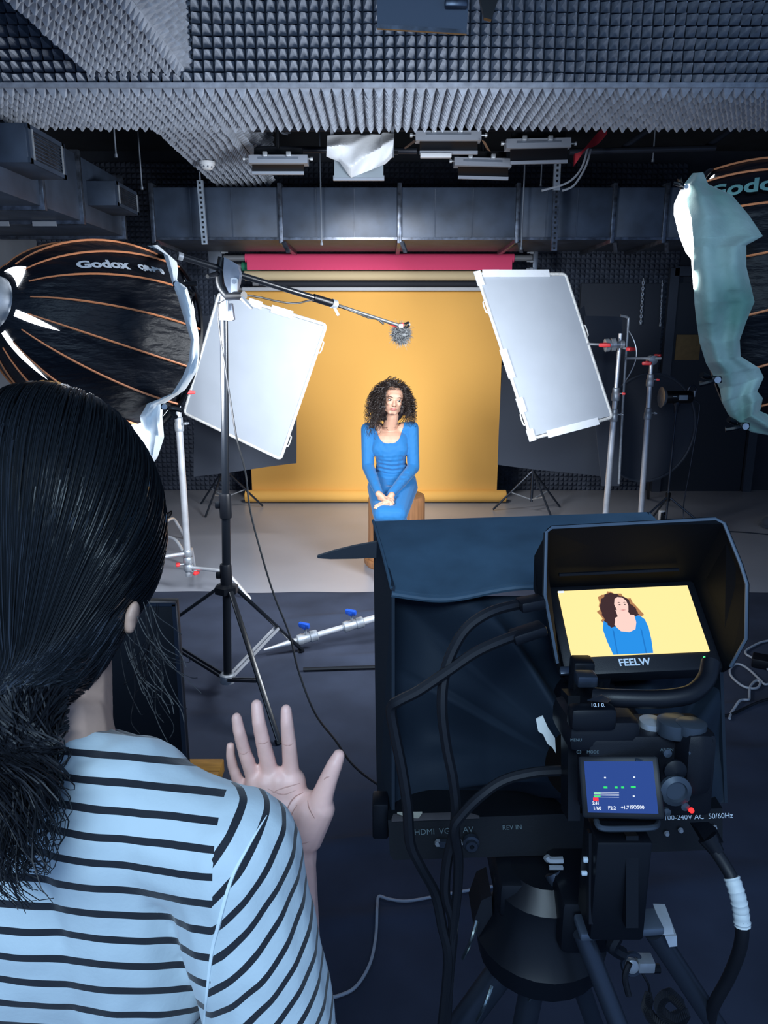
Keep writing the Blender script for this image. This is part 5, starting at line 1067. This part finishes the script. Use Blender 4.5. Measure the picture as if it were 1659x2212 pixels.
finger([h3(686, 1752, -.014), h3(699, 1712, -.018), h3(711, 1680, -.020), h3(724, 1650, -.020), h3(732, 1632, -.018)], [.0165, .0118, .0102, .0088, .0070])
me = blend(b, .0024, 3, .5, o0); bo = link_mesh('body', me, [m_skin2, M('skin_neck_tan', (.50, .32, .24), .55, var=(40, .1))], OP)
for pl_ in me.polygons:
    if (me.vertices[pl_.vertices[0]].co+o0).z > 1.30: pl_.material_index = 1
bv = BVHTree.FromPolygons([v.co+o0 for v in me.vertices], [p.vertices[:] for p in me.polygons])
def onto(bvh, px, py, lift=0.):
    r = ray(px, py).normalized(); hit = bvh.ray_cast(CAM, r); return (hit[0] - r*lift) if hit[0] else None
def line_on(bvh, pts, r, nm, mat, par, lift=0., n=6):
    pp = []
    for p in spline([Vector((x, y, 0)) for x, y in pts], n):
        q = onto(bvh, p.x, p.y, lift)
        if q: pp.append(q)
    if len(pp) > 2: return MB().tube(pp, [r*(.35+.65*math.sin(math.pi*(i+.5)/len(pp))) for i in range(len(pp))], 5).build(nm, mat, par)
for pts in (((588, 1713), (606, 1704), (630, 1697), (648, 1692)), ((578, 1703), (596, 1712), (615, 1716), (640, 1706)), ((655, 1712), (636, 1722), (622, 1745), (617, 1775)), ((665, 1728), (668, 1745), (680, 1768)), ((643, 1738), (630, 1760), (626, 1790)), ((632, 1818), (650, 1822), (668, 1818)), ((611, 1607), (622, 1610), (633, 1606)), ((557, 1604), (568, 1606), (579, 1602)), ((517, 1626), (527, 1628), (536, 1623)), ((700, 1684), (706, 1679), (712, 1678))):
    line_on(bv, pts, .0009, 'skin_crease', m_skinp, bo, -.0003)
# shirt ---------------------------------------------------------------------
sm = blend(sh, .0045, 6, .5, o0)
bm = bmesh.new(); bm.from_mesh(sm)
for v in bm.verts:
    w_ = v.co+o0; v.co += v.normal*(.004*noise.noise(Vector((w_.x*9, w_.y*9, w_.z*14)))+.0015*noise.noise(w_*40))
seamL = [(1700, 640), (1758, 578), (1830, 536), (1900, 500), (2000, 472), (2060, 458), (2212, 440), (2600, 420)]
def pix(p):
    d_ = p-CAM; z = d_.dot(FW); return 829.5+F*d_.x/z, 1106-F*d_.dot(UP)/z
kill = []
for f_ in bm.faces:
    c = f_.calc_center_median()+o0; px, py = pix(c)
    if c.y < S_R.y+.08 and py > 1700 and px > interp(seamL, py): f_.material_index = 1
    elif c.x > S_R.x-.005: f_.material_index = 1
    if c.z < .93 or (c.z > 1.20 and (c - D(124, 1600, .712)).length < .0): kill.append(f_)
bmesh.ops.delete(bm, geom=kill, context='FACES'); bm.to_mesh(sm); bm.free()
def striped(name, vec, period, duty):
    m = bpy.data.materials.new(name); m.use_nodes = True; nt = m.node_tree; bs = nt.nodes['Principled BSDF']; N = nt.nodes.new; Lk = nt.links.new
    tc = N('ShaderNodeTexCoord'); dp = N('ShaderNodeVectorMath'); dp.operation = 'DOT_PRODUCT'; dp.inputs[1].default_value = vec
    nz = N('ShaderNodeTexNoise'); nz.inputs['Scale'].default_value = 9; nz.inputs['Detail'].default_value = 2
    ad = N('ShaderNodeMath'); ad.operation = 'MULTIPLY_ADD'; ad.inputs[1].default_value = .008
    Lk(tc.outputs['Object'], dp.inputs[0]); Lk(tc.outputs['Object'], nz.inputs['Vector']); Lk(nz.outputs['Fac'], ad.inputs[0]); Lk(dp.outputs['Value'], ad.inputs[2])
    md = N('ShaderNodeMath'); md.operation = 'DIVIDE'; md.inputs[1].default_value = period; fr_ = N('ShaderNodeMath'); fr_.operation = 'FRACT'
    lt = N('ShaderNodeMath'); lt.operation = 'LESS_THAN'; lt.inputs[1].default_value = duty
    Lk(ad.outputs[0], md.inputs[0]); Lk(md.outputs[0], fr_.inputs[0]); Lk(fr_.outputs[0], lt.inputs[0])
    mx = N('ShaderNodeMix'); mx.data_type = 'RGBA'; mx.inputs[6].default_value = (.47, .56, .60, 1); mx.inputs[7].default_value = (.003, .006, .013, 1)
    Lk(lt.outputs[0], mx.inputs[0]); Lk(mx.outputs[2], bs.inputs['Base Color']); bs.inputs['Roughness'].default_value = .85; bs.inputs['Sheen Weight'].default_value = .2
    bn = N('ShaderNodeTexNoise'); bn.inputs['Scale'].default_value = 260; bp = N('ShaderNodeBump'); bp.inputs['Strength'].default_value = .2; bp.inputs['Distance'].default_value = .001
    Lk(tc.outputs['Object'], bn.inputs['Vector']); Lk(bn.outputs['Fac'], bp.inputs['Height']); Lk(bp.outputs[0], bs.inputs['Normal'])
    return m
so = link_mesh('striped_shirt', sm, [striped('striped_cotton', (.09, .55, .83), .0212, .28), striped('striped_cotton_sleeve', (.66, .12, -.70), .0185, .29)], OP)
sv = BVHTree.FromPolygons([v.co+o0 for v in sm.vertices], [p.vertices[:] for p in sm.polygons])
m_shirt = M('pale_blue_cotton', (.60, .70, .74), .85)
line_on(sv, [(576, 1762), (536, 1830), (500, 1900), (472, 2000), (458, 2060), (445, 2170), (440, 2230)], .0022, 'shoulder_seam', m_shirt, so, -.0008, 10)
# trousers and shoes
tr_ = MB()
tr_.ell((OX, .65, .90), (.172, .115, .10), n=20)
for s in (-1, 1): tr_.cap((OX+s*.09, .655, .88), (OX+s*.10, .66, .50), .093, .07); tr_.cap((OX+s*.10, .66, .50), (OX+s*.105, .65, .10), .07, .058)
link_mesh('trousers', blend(tr_, .01, 3, .5, o0), M('black_trousers', (.012, .015, .022), .85), OP)
for s in (-1, 1):
    k = MB(); k.cap((OX+s*.105, .62, .05), (OX+s*.115, .82, .04), .05, .04); k.box((OX+s*.11, .72, .012), (.095, .30, .022), bev=.01); link_mesh('shoe', blend(k, .006, 3, .5, o0), m_black, OP)
# hair ------------------------------------------------------------------------
m_hair = M('glossy_black_hair', (.004, .006, .009), .34, spec=1., coat=.7)
HC = D(113, 1135, .80); hr3 = Vector((.118, .120, .152))
hb = MB(); hb.ell(HC, hr3*.975, n=30); hb.cap(D(130, 1260, .79), D(20, 1500, .715), .074, .040); hb.cap(D(60, 1300, .77), D(0, 1520, .705), .085, .04)
hb.cap(D(0, 1525, .70), D(-20, 1700, .60), .030, .018); hb.cap(D(-20, 1700, .60), D(-45, 1880, .555), .018, .01)
hb.cap(D(185, 1320, .775), D(60, 1520, .695), .046, .044); hb.cap(D(60, 1520, .695), D(15, 1620, .655), .044, .034)
hm = blend(hb, .005, 4, .5, o0); ho = link_mesh('hair', hm, m_hair, OP); hv = BVHTree.FromPolygons([v.co+o0 for v in hm.vertices], [p.vertices[:] for p in hm.polygons])
rn = random.Random(5); st_ = MB(); G = D(10, 1600, .665)
g = (G-HC); gd = Vector((g.x/hr3.x, g.y/hr3.y, g.z/hr3.z)).normalized()
for i in range(2600):
    d = Vector((rn.gauss(0, 1), rn.gauss(.35, 1), rn.gauss(.45, 1))).normalized()
    if d.dot(gd) > .75 or d.z < -.45: continue
    om = math.acos(max(-1, min(1, d.dot(gd)))); N = 20; pts = []; off = 1+rn.uniform(-.006, .016); wv = rn.uniform(0, 6); e = rn.uniform(.80, 1.0)
    for k in range(N):
        s = k/(N-1)*e; q = (d*math.sin((1-s)*om)+gd*math.sin(s*om))/math.sin(om)
        q = Vector((q.x*hr3.x, q.y*hr3.y, q.z*hr3.z))*(off+.010*math.sin(s*5+wv)*s); p = (HC+q).lerp(G, (s/.97)**3)
        near = hv.find_nearest(p)
        if near[0] and (p-near[0]).dot(near[1]) < .006*s+.0006: p = near[0]+near[1]*(.0008+.002*rn.random())
        pts.append(p)
    st_.tube(pts, [.0009]*N, 3, caps=False)
tag(st_.build('hair_strands', m_hair, ho), kind='stuff')
pn = MB()
for i in range(1500):       # loose waves of the tail
    a = rn.uniform(0, 6.28); r = rn.uniform(.015, .062); q0 = D(30+rn.uniform(-60, 120), rn.uniform(1480, 1580), .655+rn.uniform(-.012, .03))
    L = rn.uniform(.25, 1.0); sw = rn.uniform(-1, 1); ph = rn.uniform(0, 6.28); cr = rn.uniform(.004, .020); pts = []
    T1 = D(25+130*sw*.5+rn.uniform(-30, 30), 1700, .60+rn.uniform(-.035, .03)); T2 = D(10+120*sw*.5+rn.uniform(-40, 45), 1930, .545+rn.uniform(-.01, .03))
    base = spline([q0, D(35+80*sw*.5+rn.uniform(-20, 40), 1630, .62), T1, T2], 8)
    for k in range(int(len(base)*L)):
        s = k/len(base) if k < len(base) else 1; an = ph+s*15
        if k >= len(base): break
        pts.append(base[k]+Vector((math.cos(an), math.sin(an), math.sin(an*1.3))).normalized()*cr*min(1.3, s*2.2))
    if len(pts) > 3: pn.tube(pts, [.00085*(1-.7*(k/len(pts))**3) for k in range(len(pts))], 3, caps=False)
for i in range(45):        # wisps beside the neck
    x0, y0 = rn.uniform(250, 345), rn.uniform(1290, 1420); dx = rn.uniform(-60, 95); dy = rn.uniform(40, 190)
    pn.tube(spline([D(x0, y0, .77), D(x0+dx*.3, y0+dy*.5, .765), D(x0+dx*.8+rn.uniform(-20, 20), y0+dy*.85, .76), D(x0+dx, y0+dy+rn.uniform(-25, 25), .755)], 5), .00045, 3, caps=False)
tag(pn.build('loose_waves', M('soft_black_hair', (.004, .005, .008), .55, spec=.35), ho), kind='stuff')
